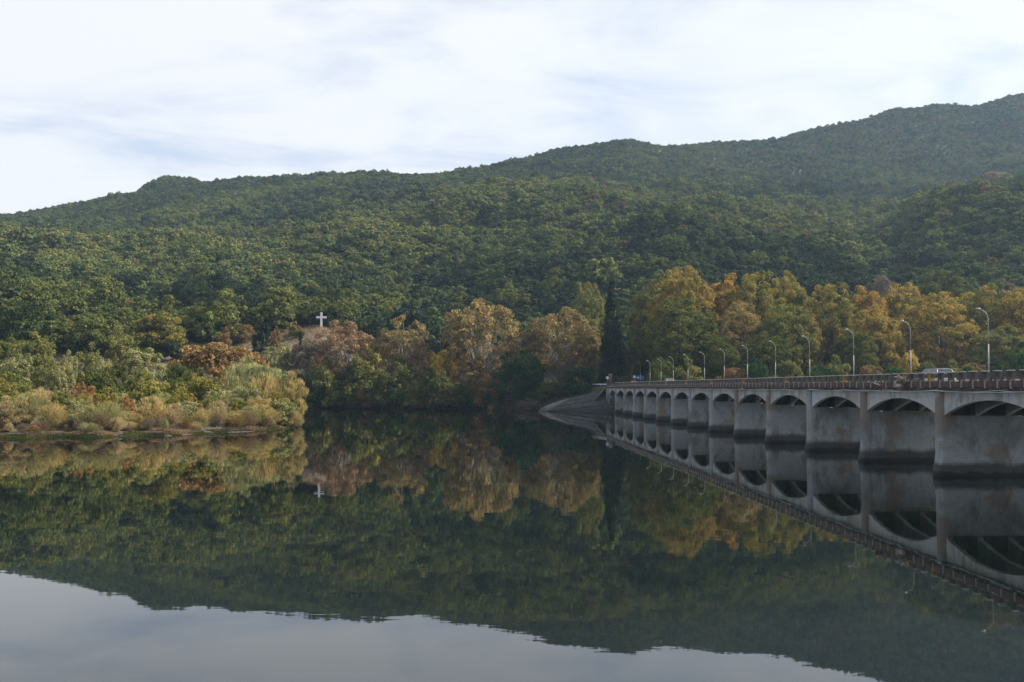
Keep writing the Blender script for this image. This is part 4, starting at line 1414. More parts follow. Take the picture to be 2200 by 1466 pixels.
W_T = 8.0
mb = MB()
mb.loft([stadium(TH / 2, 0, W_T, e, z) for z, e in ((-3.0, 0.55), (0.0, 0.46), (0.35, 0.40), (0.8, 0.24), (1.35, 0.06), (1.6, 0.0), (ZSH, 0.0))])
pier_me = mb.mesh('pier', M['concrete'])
mb = MB()


def nose(z, far=False):
    pts = []
    h = TH / 2
    for k in range(11):
        a = math.pi * k / 10
        y = 0.55 - 0.55 * math.sin(a)
        pts.append(Vector((h * math.cos(a), -(W_T - y if far else y), z)))
    pts.append(Vector((-h, -(W_T - 0.95 if far else 0.95), z)))
    pts.append(Vector((h, -(W_T - 0.95 if far else 0.95), z)))
    return pts


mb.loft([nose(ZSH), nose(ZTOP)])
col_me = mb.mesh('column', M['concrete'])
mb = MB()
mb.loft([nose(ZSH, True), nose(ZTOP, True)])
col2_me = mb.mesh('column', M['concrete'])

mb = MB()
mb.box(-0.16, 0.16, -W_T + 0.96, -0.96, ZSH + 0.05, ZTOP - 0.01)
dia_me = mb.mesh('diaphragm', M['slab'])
GL = SPAN - TH - 0.14
mb = MB()
n = 26
top, bot = [], []
for k in range(n + 1):
    s = k / n
    arch = ZSH + 0.06 + 1.22 * (1 - abs(2 * s - 1) ** 2.0) ** 0.92 if 0 < s < 1 else ZSH + 0.06
    if s < 0.012 or s > 0.988:
        arch = ZSH + 0.06
    bot.append((TH / 2 + 0.07 + GL * s, arch))
vs, fs = [], []
for side in (0.0, 0.36):
    for (x, z) in bot:
        vs.append((x, -side, z))
    for (x, z) in bot:
        vs.append((x, -side, ZTOP - 0.004))
m1 = n + 1
for k in range(n):
    fs.append((k, k + 1, m1 + k + 1, m1 + k))
    fs.append((2 * m1 + k, 3 * m1 + k, 3 * m1 + k + 1, 2 * m1 + k + 1))
    fs.append((k, 2 * m1 + k, 2 * m1 + k + 1, k + 1))
    fs.append((m1 + k, m1 + k + 1, 3 * m1 + k + 1, 3 * m1 + k))
fs.append((0, m1, 3 * m1, 2 * m1))
fs.append((n, 2 * m1 + n, 3 * m1 + n, m1 + n))
mb.add(vs, fs)
girder_me = mb.mesh('arched_girder', M['girder'])
pier_children = []
for k in range(K0, K1):
    p_ = link('pier', pier_me, bridge, (SPAN * k + TH / 2 * 0, 0, 0))
    p_.location.x = SPAN * k - 0.0
    for me_ in (col_me, col2_me):
        link('column', me_, p_)
    link('diaphragm', dia_me, p_)
for k in range(K0, K1):
    for t in (0.38, 2.72, 5.02, 7.26):
        link('arched_girder', girder_me, bridge, (SPAN * k, -t, 0))
XN, XF = SPAN * K0 - TH / 2, SPAN * K1 + 1.2
mb = MB()
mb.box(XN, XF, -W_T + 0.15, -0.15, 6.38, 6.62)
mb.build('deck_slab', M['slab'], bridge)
# corbels under the pavement edge, too many and small to pick apart
mb = MB()
x = XN
while x < XF - 1:
    mb.box(x, x + 0.22, -0.15, 0.02, 6.46, 6.62)
    x += SPAN / 9
o = mb.build('corbels', M['slab'], bridge)
o['kind'] = 'stuff'
mb = MB()
mb.box(XN, XF, -W_T + 1.25, -1.25, 6.62, 6.76)
mb.build('carriageway', M['asphalt'], bridge)
for (a, b_) in ((-1.25, -0.02), (-W_T + 0.02, -W_T + 1.25)):
    mb = MB()
    mb.box(XN, XF, a, b_, 6.624, 6.90)
    mb.build('pavement', M['pavement'], bridge)
PITCHR = SPAN / 9
mb = MB()
mb.box(-0.19, 0.19, -0.16, 0.16, 6.90, 7.70)
post_me = mb.mesh('railing_post', M['rail'])
post_l = mb.mesh('railing_post', M['lichen'])
mb = MB()
mb.box(-0.23, 0.23, -0.20, 0.20, 7.702, 7.76)
cap_me = mb.mesh('post_cap', M['cap'])
mb = MB()
mb.box(0.192, PITCHR - 0.192, -0.08, 0.08, 7.32, 7.63)
beam_me = mb.mesh('rail_beam', M['rail'])
mb = MB()
mb.box(0.09, PITCHR - 0.09, -0.05, 0.08, 6.63, 7.06)
red_me = mb.mesh('edge_panel', M['red'])
mb = MB()
mb.box(-0.055, 0.055, -0.04, 0.12, 6.56, 7.13)
wp_me = mb.mesh('pale_stub', M['white_post'])
mb = MB()
mb.box(0.195, PITCHR - 0.195, -0.06, 0.06, 6.904, 7.31)
fp_me = mb.mesh('far_rail_panel', M['pavement'])
random.seed(9)
npitch = int((XF - XN) / PITCHR)
for i in range(npitch):
    x = XN + 0.4 + i * PITCHR
    far_solid = x > SPAN * 12.1
    if far_solid:
        continue
    p_ = link('railing_post', post_l if (i % 11 == 4) else post_me, bridge, (x, -0.36, 0))
    link('post_cap', cap_me, p_, (0, 0, 0))
    bm_ = link('rail_beam', beam_me, bridge, (x, -0.36, random.uniform(-0.012, 0.012)))
    xr = x + PITCHR * 0.5
    broken = abs(x - 5.0) < PITCHR * 0.5
    r_ = link('edge_panel', red_me, bridge, (xr, 0.0, 0))
    r_.scale = (1, 1, random.uniform(0.995, 1.004))
    if broken:
        r_.location = (xr, 0.12, 0.45)
        r_.rotation_euler = (math.radians(-18), math.radians(-9), 0)
        r_.location.z = 0.15
    link('pale_stub', wp_me, bridge, (xr, 0.0, random.uniform(-0.03, 0.03)))
    f_ = link('far_railing_post', post_me, bridge, (x, -W_T + 0.30, 0))
    link('far_rail_panel', fp_me, bridge, (x, -W_T + 0.30, 0))
    link('far_rail_beam', beam_me, bridge, (x, -W_T + 0.30, 0))
# solid parapet over the abutment
mb = MB()
mb.box(SPAN * 12.1, XF + 0.6, -0.46, -0.02, 6.63, 7.60)
mb.build('solid_parapet', M['rail'], bridge)
mb = MB()
mb.box(SPAN * 12.1, XF + 0.6, -W_T + 0.05, -W_T + 0.46, 6.91, 7.60)
mb.build('solid_parapet', M['rail'], bridge)
# abutment with its seat and the retaining face behind the last opening
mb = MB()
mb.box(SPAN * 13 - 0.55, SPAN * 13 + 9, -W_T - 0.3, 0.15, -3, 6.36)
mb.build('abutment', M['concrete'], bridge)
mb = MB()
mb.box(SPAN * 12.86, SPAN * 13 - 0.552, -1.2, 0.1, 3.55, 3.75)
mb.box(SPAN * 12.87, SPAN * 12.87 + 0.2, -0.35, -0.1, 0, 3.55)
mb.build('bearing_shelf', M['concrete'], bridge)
# cables slung along the deck edge
for c_, (z0, sag, x0, x1) in enumerate(((6.42, 0.16, -SPAN * 3, SPAN * 7.2), (6.36, 0.10, -SPAN * 3, SPAN * 6.6))):
    pts_ = []
    x = x0
    while x < x1:
        ph_ = (x / (SPAN * (0.62 + 0.3 * c_))) % 1.0
        pts_.append((x, 0.06 + 0.05 * c_, z0 - sag * 4 * ph_ * (1 - ph_)))
        x += 1.0
    mb = MB()
    mb.tube(pts_, 0.028, 5)
    mb.build('cable', M['wire'], bridge, smooth=True)
# drain stain pipe hanging from the slab
mb = MB()
mb.tube([(SPAN * 3.72, 0.04, 6.6), (SPAN * 3.72, 0.05, 6.1), (SPAN * 3.72 + 0.1, 0.08, 5.75)], [0.10, 0.09, 0.05], 6)
mb.build('broken_drain', M['rusty'], bridge)
# clump of twigs and rubbish caught at the broken panel
g2_ = np.random.default_rng(31)
n = 260
pp = g2_.normal(size=(n, 3)) * np.array([0.33, 0.18, 0.22]) + np.array([5.3, 0.16, 7.12])
pl = leaf_mesh('twig_clump', g2_, pp, unit(g2_.normal(size=(n, 3))), g2_.random(n), 0.16, 0.3)
tc_ = link('twig_clump', pl)
tc_.matrix_world = Matrix.Translation((A0.x, A0.y, 0)) @ Matrix.Rotation(ang_z, 4, 'Z')
tc_['tint_a'], tc_['tint_b'] = [0.05, 0.045, 0.035], [0.34, 0.30, 0.24]
tag(tc_, 'clump of dead twigs caught at the broken edge panel of the bridge', 'debris')


def bpt(s, t, z=0.0):
    """bridge coordinates to the world: s along, t across"""
    c, sn = math.cos(ang_z), math.sin(ang_z)
    return Vector((A0.x + s * c + t * sn, A0.y + s * sn - t * c, z))


# ------------------------------------------------------------------ street lamps
lamp_s0 = 81.7 - A0.y
mbp = MB()
mbp.tube([(0, 0, 0.35), (0, 0, 3.3)], [0.055, 0.050], 8)
lp_low = mbp.mesh('pole', M['steel'], True)
mbp = MB()
mbp.tube([(0, 0, 0.35), (0, 0, 3.3)], [0.055, 0.050], 8)
lp_rust = mbp.mesh('pole', M['rusty'], True)
mbp = MB()
arc = [(0, 0, 3.3), (0, 0, 5.35)]
for k in range(1, 8):
    a = k / 7 * math.radians(60)
    arc.append((0, 0.80 - 0.80 * math.cos(a), 5.35 + 0.80 * math.sin(a)))
arc.append((0, arc[-1][1] + 0.26, arc[-1][2] + 0.16))
mbp.tube(arc, [0.036] * 2 + [0.030] * 8, 8)
lp_arm = mbp.mesh('arm', M['steel'], True)
mbp = MB()
e_ = arc[-1]
mbp.loft([[Vector((sx * w, e_[1] + y, e_[2] + z)) for sx, z in ((-1, 0.0), (-0.6, 0.07), (0.6, 0.07), (1, 0.0), (0.6, -0.05), (-0.6, -0.05))]
          for y, w in ((-0.02, 0.04), (0.06, 0.09), (0.26, 0.09), (0.34, 0.05))])
lp_head = mbp.mesh('lamp_head', M['steel'], True)
mbp = MB()
mbp.box(-0.13, 0.13, -0.13, 0.13, 0, 0.95)
mbp.box(-0.20, 0.20, -0.20, 0.20, 0, 0.05)
lp_base = mbp.mesh('base_box', M['steel'])
NTH = ['first', 'second', 'third', 'fourth', 'fifth', 'sixth', 'seventh', 'eighth', 'ninth', 'tenth', 'eleventh', 'twelfth', 'thirteenth']
for k in range(-3, 13):
    b_ = bpt(lamp_s0 + SPAN * k, 7.55, 6.9)
    r_ = empty('street_lamp', b_, ang_z)
    r_.rotation_euler = (math.radians(random.uniform(-0.7, 0.7)), math.radians(random.uniform(-0.7, 0.7)), ang_z + math.radians(random.uniform(-5, 5)))
    if k >= 0:
        lab = 'grey curved arm street lamp on the bridge, %s from the right' % NTH[k]
    else:
        lab = 'grey curved arm street lamp on the part of the bridge beyond the right edge'
    tag(r_, lab, 'street lamp', 'street lamps along the bridge')
    link('pole', lp_rust if k in (9, 12, 6) else lp_low, r_)
    link('arm', lp_arm, r_)
    link('lamp_head', lp_head, r_)
    link('base_box', lp_base, r_)


# ------------------------------------------------------------------ cars
def make_car(name, paint, loc, rz, label, L=4.4, H=1.45, estate=True):
    r = empty(name, loc, rz)
    tag(r, label, 'car', 'cars on the bridge')
    W = 0.86
    # body sections along x (front at +x): x, half width, sill z, shoulder z
    sec = [(-L / 2, 0.70, 0.42, 0.72), (-L / 2 + 0.12, 0.80, 0.28, 0.90), (-L / 2 + 0.6, W, 0.22, 0.95), (-0.3, W + 0.02, 0.20, 0.93), (0.8, W, 0.20, 0.92),
           (L / 2 - 0.9, W, 0.22, 0.86), (L / 2 - 0.2, 0.80, 0.26, 0.74), (L / 2, 0.62, 0.36, 0.58)]
    mb = MB()
    mb.loft([[Vector((x, -w * 0.96, z0)), Vector((x, -w, (z0 + z1) / 2)), Vector((x, -w * 0.93, z1)), Vector((x, 0, z1 + 0.035)),
              Vector((x, w * 0.93, z1)), Vector((x, w, (z0 + z1) / 2)), Vector((x, w * 0.96, z0))] for x, w, z0, z1 in sec])
    mb.build('body', paint, r, smooth=True)
    xr = -L / 2 + (0.35 if estate else 0.9)
    # cabin: glass volume and a painted roof with pillars
    lo = [(xr - 0.12, 0.76), (L / 2 - 1.15, 0.78)]
    hi = [(xr + 0.22, 0.60), (L / 2 - 2.05, 0.60)]
    mb = MB()
    b0 = [Vector((lo[0][0], -lo[0][1], 0.91)), Vector((lo[1][0], -lo[1][1], 0.88)), Vector((lo[1][0], lo[1][1], 0.88)), Vector((lo[0][0], lo[0][1], 0.91))]
    t0 = [Vector((hi[0][0], -hi[0][1], H - 0.06)), Vector((hi[1][0], -hi[1][1], H - 0.06)), Vector((hi[1][0], hi[1][1], H - 0.06)), Vector((hi[0][0], hi[0][1], H - 0.06))]
    mb.loft([b0, t0])
    mb.build('windows', M['glass'], r)
    mb = MB()
    mb.box(hi[0][0] - 0.05, hi[1][0] + 0.06, -0.63, 0.63, H - 0.062, H - 0.015)
    mb.box(hi[0][0] + 0.1, hi[1][0] - 0.1, -0.52, 0.52, H - 0.014, H + 0.01)
    for i in range(4):
        mb.tube([b0[i] * 1.005, t0[i] * 1.005], 0.035, 5)
    mid = (lo[0][0] + lo[1][0]) / 2 - 0.1
    for sy in (-1, 1):
        mb.tube([(mid, sy * 0.775, 0.9), (mid, sy * 0.61, H - 0.05)], 0.03, 5)
    mb.build('roof', paint, r)
    for sx in (-1, 1):
        for sy in (-1, 1):
            mb = MB()
            mb.tube([(sx * L * 0.30, sy * (W - 0.20), 0.32), (sx * L * 0.30, sy * (W + 0.02), 0.32)], 0.32, 16)
            w_ = mb.build('wheel', M['black'], r)
            mb = MB()
            mb.tube([(sx * L * 0.30, sy * (W + 0.021), 0.32), (sx * L * 0.30, sy * (W + 0.035), 0.32)], [0.2, 0.17], 12)
            mb.build('rim', M['steel'], w_)
    for sy in (-1, 1):
        mb = MB()
        mb.box(L / 2 - 0.14, L / 2 - 0.03, sy * 0.60 - 0.14, sy * 0.60 + 0.14, 0.56, 0.70)
        mb.build('headlight', M['lamp_glass'], r)
        mb = MB()
        mb.box(-L / 2 + 0.0, -L / 2 + 0.1, sy * 0.62 - 0.1, sy * 0.62 + 0.1, 0.62, 0.85)
        mb.build('tail_light', M['red'], r)
        mb = MB()
        mb.box(L / 2 - 1.45, L / 2 - 1.33, sy * 0.98 - 0.09, sy * 0.98 + 0.09, 0.92, 1.05)
        mb.tube([(L / 2 - 1.4, sy * 0.80, 0.90), (L / 2 - 1.4, sy * 0.95, 0.95)], 0.02, 5)
        mb.build('mirror', paint, r)
    mb = MB()
    mb.box(L / 2 - 0.08, L / 2 + 0.01, -0.3, 0.3, 0.36, 0.48)
    mb.build('number_plate', M['white'], r)
    return r


c1_ = bpt(118, 2.6, 6.765)
make_car('parked_car' if False else 'car', M['car_white'], c1_, ang_z + math.pi, 'pale car driving towards us near the far end of the bridge', 4.3, 1.50)
c2_ = bpt(11.6, 5.3, 6.765)
make_car('car', M['car_silver'], c2_, ang_z, 'silver estate car behind the rail near the right edge', 5.0, 1.46)

# ------------------------------------------------------------------ the bridge end: road, slope, signs
# approach road: runs on from the deck and bends away to the left
mid = []
for k in range(26):
    t = k / 25
    s_ = SPAN * 13 + 1.2 + t * 46
    off = 4.0 - 26 * t * t * 1.0
    q = bpt(s_, off, 6.74)
    mid.append(q)
le, ri = [], []
for i, q in enumerate(mid):
    d = (mid[min(i + 1, 25)] - mid[max(i - 1, 0)]).normalized()
    nrm = Vector((-d.y, d.x, 0))
    le.append(q + nrm * 3.9)
    ri.append(q - nrm * 3.9)
emb = MB()
for i in range(25):
    a, b_, c, d = le[i], le[i + 1], ri[i + 1], ri[i]
    dn = Vector((0, 0, -8.0))
    out = (a - d).normalized() * 7
    emb.add([a, b_, c, d], [(0, 3, 2, 1)])
    emb.add([a, b_, b_ + out + dn, a + out + dn], [(0, 1, 2, 3)])
    emb.add([d, c, c - out + dn, d - out + dn], [(0, 3, 2, 1)])
o = emb.build('road_embankment', M['bank_grass'])
tag(o, kind='structure')
rd = MB()
up = Vector((0, 0, 0.02))
for i in range(25):
    w = 0.86
    ce = (le[i] + ri[i]) / 2
    cf = (le[i + 1] + ri[i + 1]) / 2
    rd.add([ce + (le[i] - ce) * w + up, cf + (le[i + 1] - cf) * w + up, cf + (ri[i + 1] - cf) * w + up, ce + (ri[i] - ce) * w + up], [(0, 3, 2, 1)])
o = rd.build('approach_road', M['asphalt'])
tag(o, kind='structure')
# pale guard rail on the river side of the bend
gr = empty('guard_rail', le[2])
tag(gr, 'pale metal guard rail on the bend left of the bridge end', 'guard rail')
path_ = [le[i] - le[2] + (ri[i] - le[i]).normalized() * 0.2 for i in range(1, 20)]
mb = MB()
for i in range(len(path_) - 1):
    a, b_ = path_[i], path_[i + 1]
    mb.add([a + Vector((0, 0, .45)), b_ + Vector((0, 0, .45)), b_ + Vector((0, 0, .78)), a + Vector((0, 0, .78)),
            a + Vector((.06, .06, .45)), b_ + Vector((.06, .06, .45)), b_ + Vector((.06, .06, .78)), a + Vector((.06, .06, .78))],
           [(0, 1, 2, 3), (7, 6, 5, 4), (0, 4, 5, 1), (3, 2, 6, 7)])
mb.build('rail', M['white'], gr)
for i in range(0, len(path_), 2):
    mb = MB()
    q = path_[i] + Vector((0.12, 0.12, 0))
    mb.box(q.x - 0.05, q.x + 0.05, q.y - 0.05, q.y + 0.05, q.z - 0.3, q.z + 0.7)
    mb.build('post', M['steel'], gr)

# concrete slope protection, laid in slabs, running down to the left into the water
topr = [(1303, 838, 271.5), (1285, 841, 272), (1265, 846, 272), (1245, 851, 272), (1225, 856, 271.5), (1205, 862, 271), (1185, 869, 270), (1168, 877, 269), (1156, 883.5, 268)]
sl = empty('slope_protection', P(1230, 880, 268))
tag(sl, 'grey concrete slab slope running down into the water left of the bridge', 'embankment')
base_ = Vector(sl.location)
tp = [P(*q) for q in topr]
bt = []
for i, q in enumerate(tp):
    t = i / (len(tp) - 1)
    bt.append(Vector((q.x + 1.2 * (1 - t), q.y - 10.5 * (1 - t) ** 0.8 - 0.7, -0.6)))


def slope_pt(a, b_):
    f = a * (len(tp) - 1)
    i = min(int(f), len(tp) - 2)
    q = f - i
    t_ = tp[i].lerp(tp[i + 1], q)
    l_ = bt[i].lerp(bt[i + 1], q)
    return t_.lerp(l_, b_)


NA, NBR = 13, 5
for i in range(NA):
    for j in range(NBR):
        e = 0.0022
        a0, a1 = i / NA + e, (i + 1) / NA - e
        b0, b1 = j / NBR + 0.010, (j + 1) / NBR - 0.010
        q = [slope_pt(a0, b0), slope_pt(a1, b0), slope_pt(a1, b1), slope_pt(a0, b1)]
        lift = Vector((0, -0.05, 0.08)) * random.uniform(0.6, 1.4)
        mb = MB()
        mb.add([v - base_ + lift for v in q] + [v - base_ - lift * 2 for v in q], [(0, 1, 2, 3), (7, 6, 5, 4), (0, 4, 5, 1), (1, 5, 6, 2), (2, 6, 7, 3), (3, 7, 4, 0)])
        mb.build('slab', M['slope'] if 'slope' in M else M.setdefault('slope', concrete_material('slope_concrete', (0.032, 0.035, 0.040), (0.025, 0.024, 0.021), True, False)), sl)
mb = MB()
vs, fs = [], []
for i in range(NA + 1):
    for j in range(2):
        vs.append(slope_pt(i / NA, j) - base_ + Vector((0, 0.05, -0.10)))
        
for i in range(NA):
    fs.append((2 * i, 2 * i + 1, 2 * i + 3, 2 * i + 2))
mb.add(vs, fs)
mb.build('bedding', M['slab'], sl)
# kerb along the top of the slope
mb = MB()
mb.tube([v - base_ + Vector((0, 0.05, 0.08)) for v in tp], 0.16, 6)
mb.build('top_kerb', M['slope'], sl)
# dark ledge that climbs from the tip to the first pier
lg = MB()
la_, lb_ = P(1160, 884.5, 266.3), P(1322, 867, 258.5)
for i in range(12):
    a = la_.lerp(lb_, i / 12)
    b_ = la_.lerp(lb_, (i + 1) / 12)
    lg.add([a, b_, b_ + Vector((0, 1.8, 0)), a + Vector((0, 1.8, 0)), a - Vector((0, 0, .45)), b_ - Vector((0, 0, .45)),
            b_ + Vector((0, 1.8, -.45)), a + Vector((0, 1.8, -.45))], [(0, 1, 2, 3), (7, 6, 5, 4), (0, 4, 5, 1), (3, 2, 6, 7), (0, 3, 7, 4), (1, 5, 6, 2)])
lg.v = [tuple(Vector(v) - base_) for v in lg.v]
lg.build('ledge', M['slope'], sl)


def disc_sign(u, y, Z, d, label, ground_z, mat, z_face=-1):
    c = P(u, y, Z)
    r = empty('round_sign', (c.x, c.y, ground_z))
    tag(r, label, 'road sign')
    zc = c.z - ground_z
    mb = MB()
    mb.tube([(0, 0, 0), (0, 0, zc + 0.1)], 0.045, 8)
    mb.build('post', M['steel'], r)
    mb = MB()
    mb.tube([(0, -0.10, zc), (0, -0.06, zc)], d / 2, 24)
    f_ = mb.build('disc', mat, r)
    mb = MB()
    mb.box(-d * 0.3, d * 0.3, -0.055, -0.045, zc - 0.03, zc + 0.03)
    mb.build('bracket', M['steel'], r)
    return r


disc_sign(1305, 812, 274, 0.82, 'round pale sign beside the stone pillar at the bridge end', 6.7, M['sign_back'])
disc_sign(1363, 810, 270, 0.82, 'round pale sign touching the blue road sign', 6.75, M['sign_back'])
# blue direction sign
c = P(1375.5, 811.5, 272)
bs = empty('blue_road_sign', (c.x, c.y, 6.75))
tag(bs, 'blue rectangular road sign with a white arrow at the bridge end', 'road sign')
zc = c.z - 6.75
loop = []
w_, h_, rr_ = 1.15, 0.56, 0.3
for qx, qz, a0 in ((1, 1, 0), (-1, 1, 90), (-1, -1, 180), (1, -1, 270)):
    for k in range(5):
        a = math.radians(a0 + 22.5 * k)
        loop.append((qx * (w_ - rr_) + rr_ * math.cos(a), qz * (h_ - rr_) + rr_ * math.sin(a)))
mb = MB()
mb.loft([[Vector((x, -0.08, zc + z)) for x, z in loop], [Vector((x, -0.04, zc + z)) for x, z in loop]])
bd = mb.build('sign_board', M['sign_blue'], bs)
mb = MB()
mb.add([(-0.95, -0.09, zc), (-0.6, -0.09, zc + 0.27), (-0.6, -0.09, zc + 0.10), (-0.35, -0.09, zc + 0.10), (-0.35, -0.09, zc - 0.10), (-0.6, -0.09, zc - 0.10), (-0.6, -0.09, zc - 0.27),
        (-0.95, -0.082, zc), (-0.6, -0.082, zc + 0.27), (-0.6, -0.082, zc + 0.10), (-0.35, -0.082, zc + 0.10), (-0.35, -0.082, zc - 0.10), (-0.6, -0.082, zc - 0.10), (-0.6, -0.082, zc - 0.27)],
       [(0, 1, 2, 3, 4, 5, 6)] + [(i, i + 7, (i + 1) % 7 + 7, (i + 1) % 7) for i in range(7)])
mb.build('arrow', M['white'], bd)
for px in (-0.6, 0.65):
    mb = MB()
    mb.tube([(px, 0, 0), (px, 0, zc + 0.4)], 0.05, 8)
    mb.build('post', M['steel'], bs)
# orange road works triangle on a stand
c = P(1364.5, 821.5, 258)
tr_ = empty('warning_triangle', (c.x, c.y, 6.9))
tag(tr_, 'orange triangular roadworks sign on the bridge below the round sign', 'road sign')
zc = c.z - 6.9 + 0.1
mb = MB()
mb.tube([(0, -0.05, zc), (0, -0.01, zc)], 0.62, 3)
for i, v in enumerate(mb.v):
    pass
tri = [(-0.56, zc - 0.42), (0.56, zc - 0.42), (0, zc + 0.52)]
tin = [(-0.25, zc - 0.24), (0.25, zc - 0.24), (0, zc + 0.18)]
mb = MB()
mb.loft([[Vector((x, -0.05, z)) for x, z in tri], [Vector((x, 0.0, z)) for x, z in tri]])
tb = mb.build('board', M['orange'], tr_)
mb = MB()
mb.loft([[Vector((x, -0.065, z)) for x, z in tin], [Vector((x, -0.052, z)) for x, z in tin]])
mb.build('panel', M['wood'], tb)
for sx in (-0.4, 0.4):
    mb = MB()
    mb.tube([(sx, 0.03, 0), (sx * 0.6, 0.03, zc)], 0.03, 6)
    mb.build('leg', M['steel'], tr_)
# small round blue and white sign beside the triangle
c = P(1358.5, 820.5, 260)
r_ = empty('low_round_sign', (c.x, c.y, 6.9))
tag(r_, 'small blue and white sign standing left of the orange triangle', 'road sign')
zc = c.z - 6.9
mb = MB()
mb.tube([(0, -0.05, zc), (0, -0.02, zc)], 0.40, 20)
d_ = mb.build('disc', M['sign_blue'], r_)
mb = MB()
mb.tube([(0, -0.065, zc), (0, -0.052, zc)], 0.22, 16)
mb.build('arrow_field', M['white'], d_)
mb = MB()
mb.tube([(0, 0.0, 0), (0, 0.0, zc)], 0.04, 6)
mb.build('post', M['steel'], r_)
plant('bush2', 'hedge_bush', 1362, 770, 46, 300, 'deepgreen', 'dark bush behind the blue road sign', 'bush', zg=6.0)
plant('bush0', 'hedge_bush', 1392, 762, 60, 302, 'green', 'green bush behind and right of the blue road sign', 'bush', zg=6.0)
# stone pillar
c = P(1311.5, 826, 280)
pl_ = empty('stone_pillar', (c.x, c.y, 6.5))
tag(pl_, 'square brown stone pillar beside the road at the bridge end', 'pillar')
mb = MB()
hp_ = P(1311, 804, 280).z - 6.5
mb.box(-0.48, 0.48, -0.48, 0.48, 0, hp_ - 0.12)
mb.build('shaft', M['brick'], pl_)
for ci_ in range(9):
    for cj in range(2):
        mb = MB()
        zz_ = 0.06 + ci_ * (hp_ - 0.2) / 9
        x0 = -0.47 + cj * 0.48 + (0.1 if ci_ % 2 else -0.0)
        mb.box(max(x0, -0.47), min(x0 + 0.44, 0.47), -0.52, -0.482, zz_, zz_ + (hp_ - 0.2) / 9 - 0.05)
        mb.build('stone', M['brick'], pl_)
mb = MB()
mb.box(-0.58, 0.58, -0.58, 0.58, hp_ - 0.118, hp_)
mb.build('cap', M['cap'], pl_)
# wooden arrow sign
c = P(1323, 808.5, 282)
ws = empty('wooden_arrow_sign', (c.x, c.y, 6.5))
tag(ws, 'brown wooden arrow sign pointing right beside the stone pillar', 'sign')
zc = c.z - 6.5
mb = MB()
ar = [(-0.65, -0.17), (0.45, -0.17), (0.72, 0.0), (0.45, 0.17), (-0.65, 0.17)]
mb.loft([[Vector((x, -0.06, zc + z)) for x, z in ar], [Vector((x, 0.0, zc + z)) for x, z in ar]])
mb.build('board', M['wood'], ws)
mb = MB()
mb.tube([(-0.3, 0.05, 0), (-0.3, 0.05, zc + 0.2)], 0.06, 8)
mb.build('post', M['wood'], ws)
plant('bush3', 'hedge_bush', 1340, 808, 42, 276, 'green', 'low pale green bush between the stone pillar and the blue sign', 'bush', zg=6.3)
plant('bush1', 'hedge_bush', 1352, 809, 26, 277, 'olive', 'small leafy bush just left of the second round sign', 'bush', zg=6.3)
plant('thin0', 'small_tree', 1356, 725, 40, 292, 'green', 'slender dull green tree right at the foot of the dark conifer', 'tree', zg=6.3)

# ------------------------------------------------------------------ white cross and power poles
c = P(690, 706, 345)
x0_, z0_ = c.x, hz(c.x, 345)
cr = empty('white_cross', (x0_, 345, z0_ - 0.3), math.radians(8))
tag(cr, 'tall white cross standing on the grassy slope of the far bank', 'cross')
topz = P(690, 671.5, 345).z - z0_ + 0.3
armz = P(690, 682, 345).z - z0_ + 0.3
mb = MB()
mb.box(-0.36, 0.36, -0.36, 0.36, 0, topz)
mb.build('upright', M['white'], cr)
mb = MB()
mb.box(-1.75, -0.362, -0.34, 0.34, armz - 0.36, armz + 0.36)
mb.box(0.362, 1.75, -0.34, 0.34, armz - 0.36, armz + 0.36)
mb.build('crossbar', M['white'], cr)


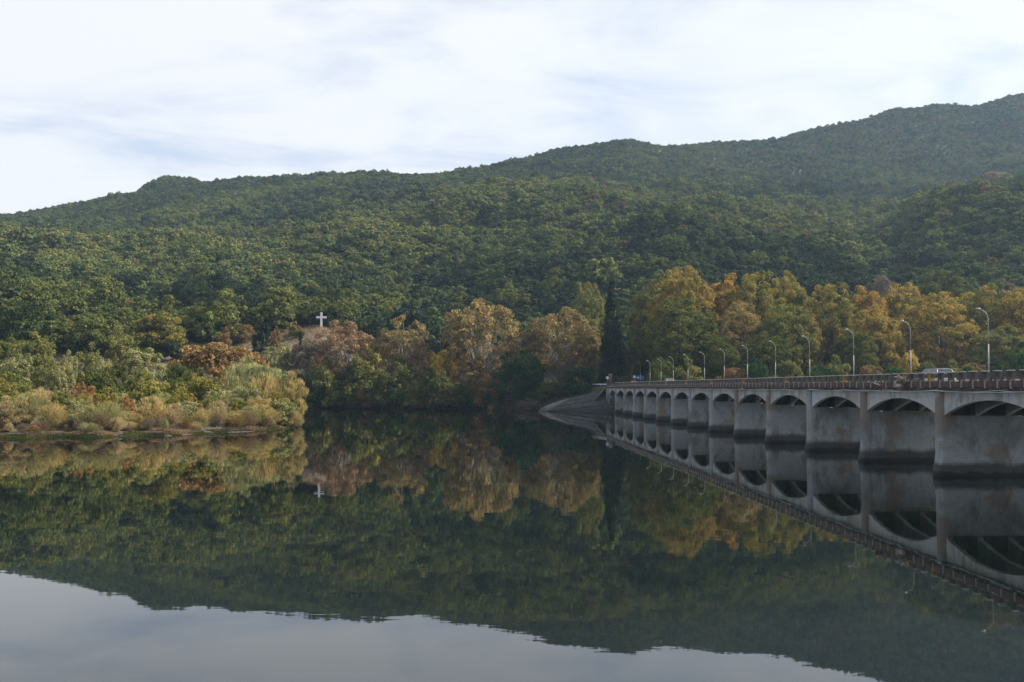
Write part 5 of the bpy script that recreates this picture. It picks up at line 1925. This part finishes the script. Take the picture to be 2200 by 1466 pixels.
def power_pole(u, ybase, ytop, Z, label, arm=True, tw=0.16, mat='steel', name='utility_pole', cw=1.1):
    t = P(u, ytop, Z)
    b_ = P(u, ybase, Z)
    gz = min(b_.z, hz(t.x, Z)) - 0.3
    r = empty(name, (t.x, Z, gz), 0.2)
    tag(r, label, 'utility pole', 'utility poles on the slope')
    mb = MB()
    mb.tube([(0, 0, 0), (0, 0, t.z - gz)], [tw, tw * 0.7], 8)
    mb.build('pole', M[mat], r)
    if arm:
        mb = MB()
        mb.box(-cw, cw, -0.08, 0.08, t.z - gz - 0.55, t.z - gz - 0.38)
        ca = mb.build('crossarm', M[mat], r)
        for sx in (-0.9, 0.0, 0.9):
            mb = MB()
            mb.tube([(sx * cw, 0, t.z - gz - 0.38), (sx * cw, 0, t.z - gz - 0.1)], [0.09, 0.05], 6)
            mb.build('insulator', M['white'], ca)
    return r, t


power_pole(864.5, 674, 654, 400, 'pale concrete pole on the slope above the white limbed tree', False, 0.17, 'steel')
power_pole(840, 632, 607, 470, 'pole with crossarm on the slope up right of the cross', True, 0.14, 'wood')
_, q1 = power_pole(1322, 660, 618, 330, 'pole with long crossarm just right of the conifer tip', True, 0.14, 'wood', cw=1.7)
_, q2 = power_pole(1043, 634, 597, 470, 'tall grey double armed pole above the big pale plane', True, 0.2, 'steel', cw=1.4)
for j, (ua, ya, ub, yb, Za, Zb) in enumerate(((1322, 622, 1430, 632, 330, 300), (1322, 637, 1430, 643, 330, 300), (840, 609, 1043, 600, 470, 470), (600, 645, 840, 609, 440, 470))):
    a, b_ = P(ua, ya, Za), P(ub, yb, Zb)
    pts_ = []
    for k in range(17):
        t = k / 16
        q = a.lerp(b_, t)
        q.z -= 4 * t * (1 - t) * (1.6 if j < 2 else 3.2)
        pts_.append(q - a)
    mb = MB()
    mb.tube(pts_, 0.03, 4)
    o = mb.build('power_line', M['wire'], None, a)
    tag(o, ['upper power line running right from the conifer tip', 'lower power line running right from the conifer tip',
            'power line above the big pale plane', 'power line crossing the slope above the white cross'][j], 'power line')

# ------------------------------------------------------------------ haze
hz_me = MB()
hz_me.box(-2600, 2700, -60, 1430, -4.5, 430)
hm, nt = new_mat('pale_haze')
N = NT(nt)
pv = N.n('ShaderNodeVolumePrincipled')
pv.inputs['Color'].default_value = (0.50, 0.72, 1.0, 1)
pv.inputs['Density'].default_value = 0.00010
pv.inputs['Anisotropy'].default_value = 0.35
N.l(pv.outputs[0], N.n('ShaderNodeOutputMaterial').inputs['Volume'])
hz_o = hz_me.build('haze', hm)
tag(hz_o, kind='stuff')
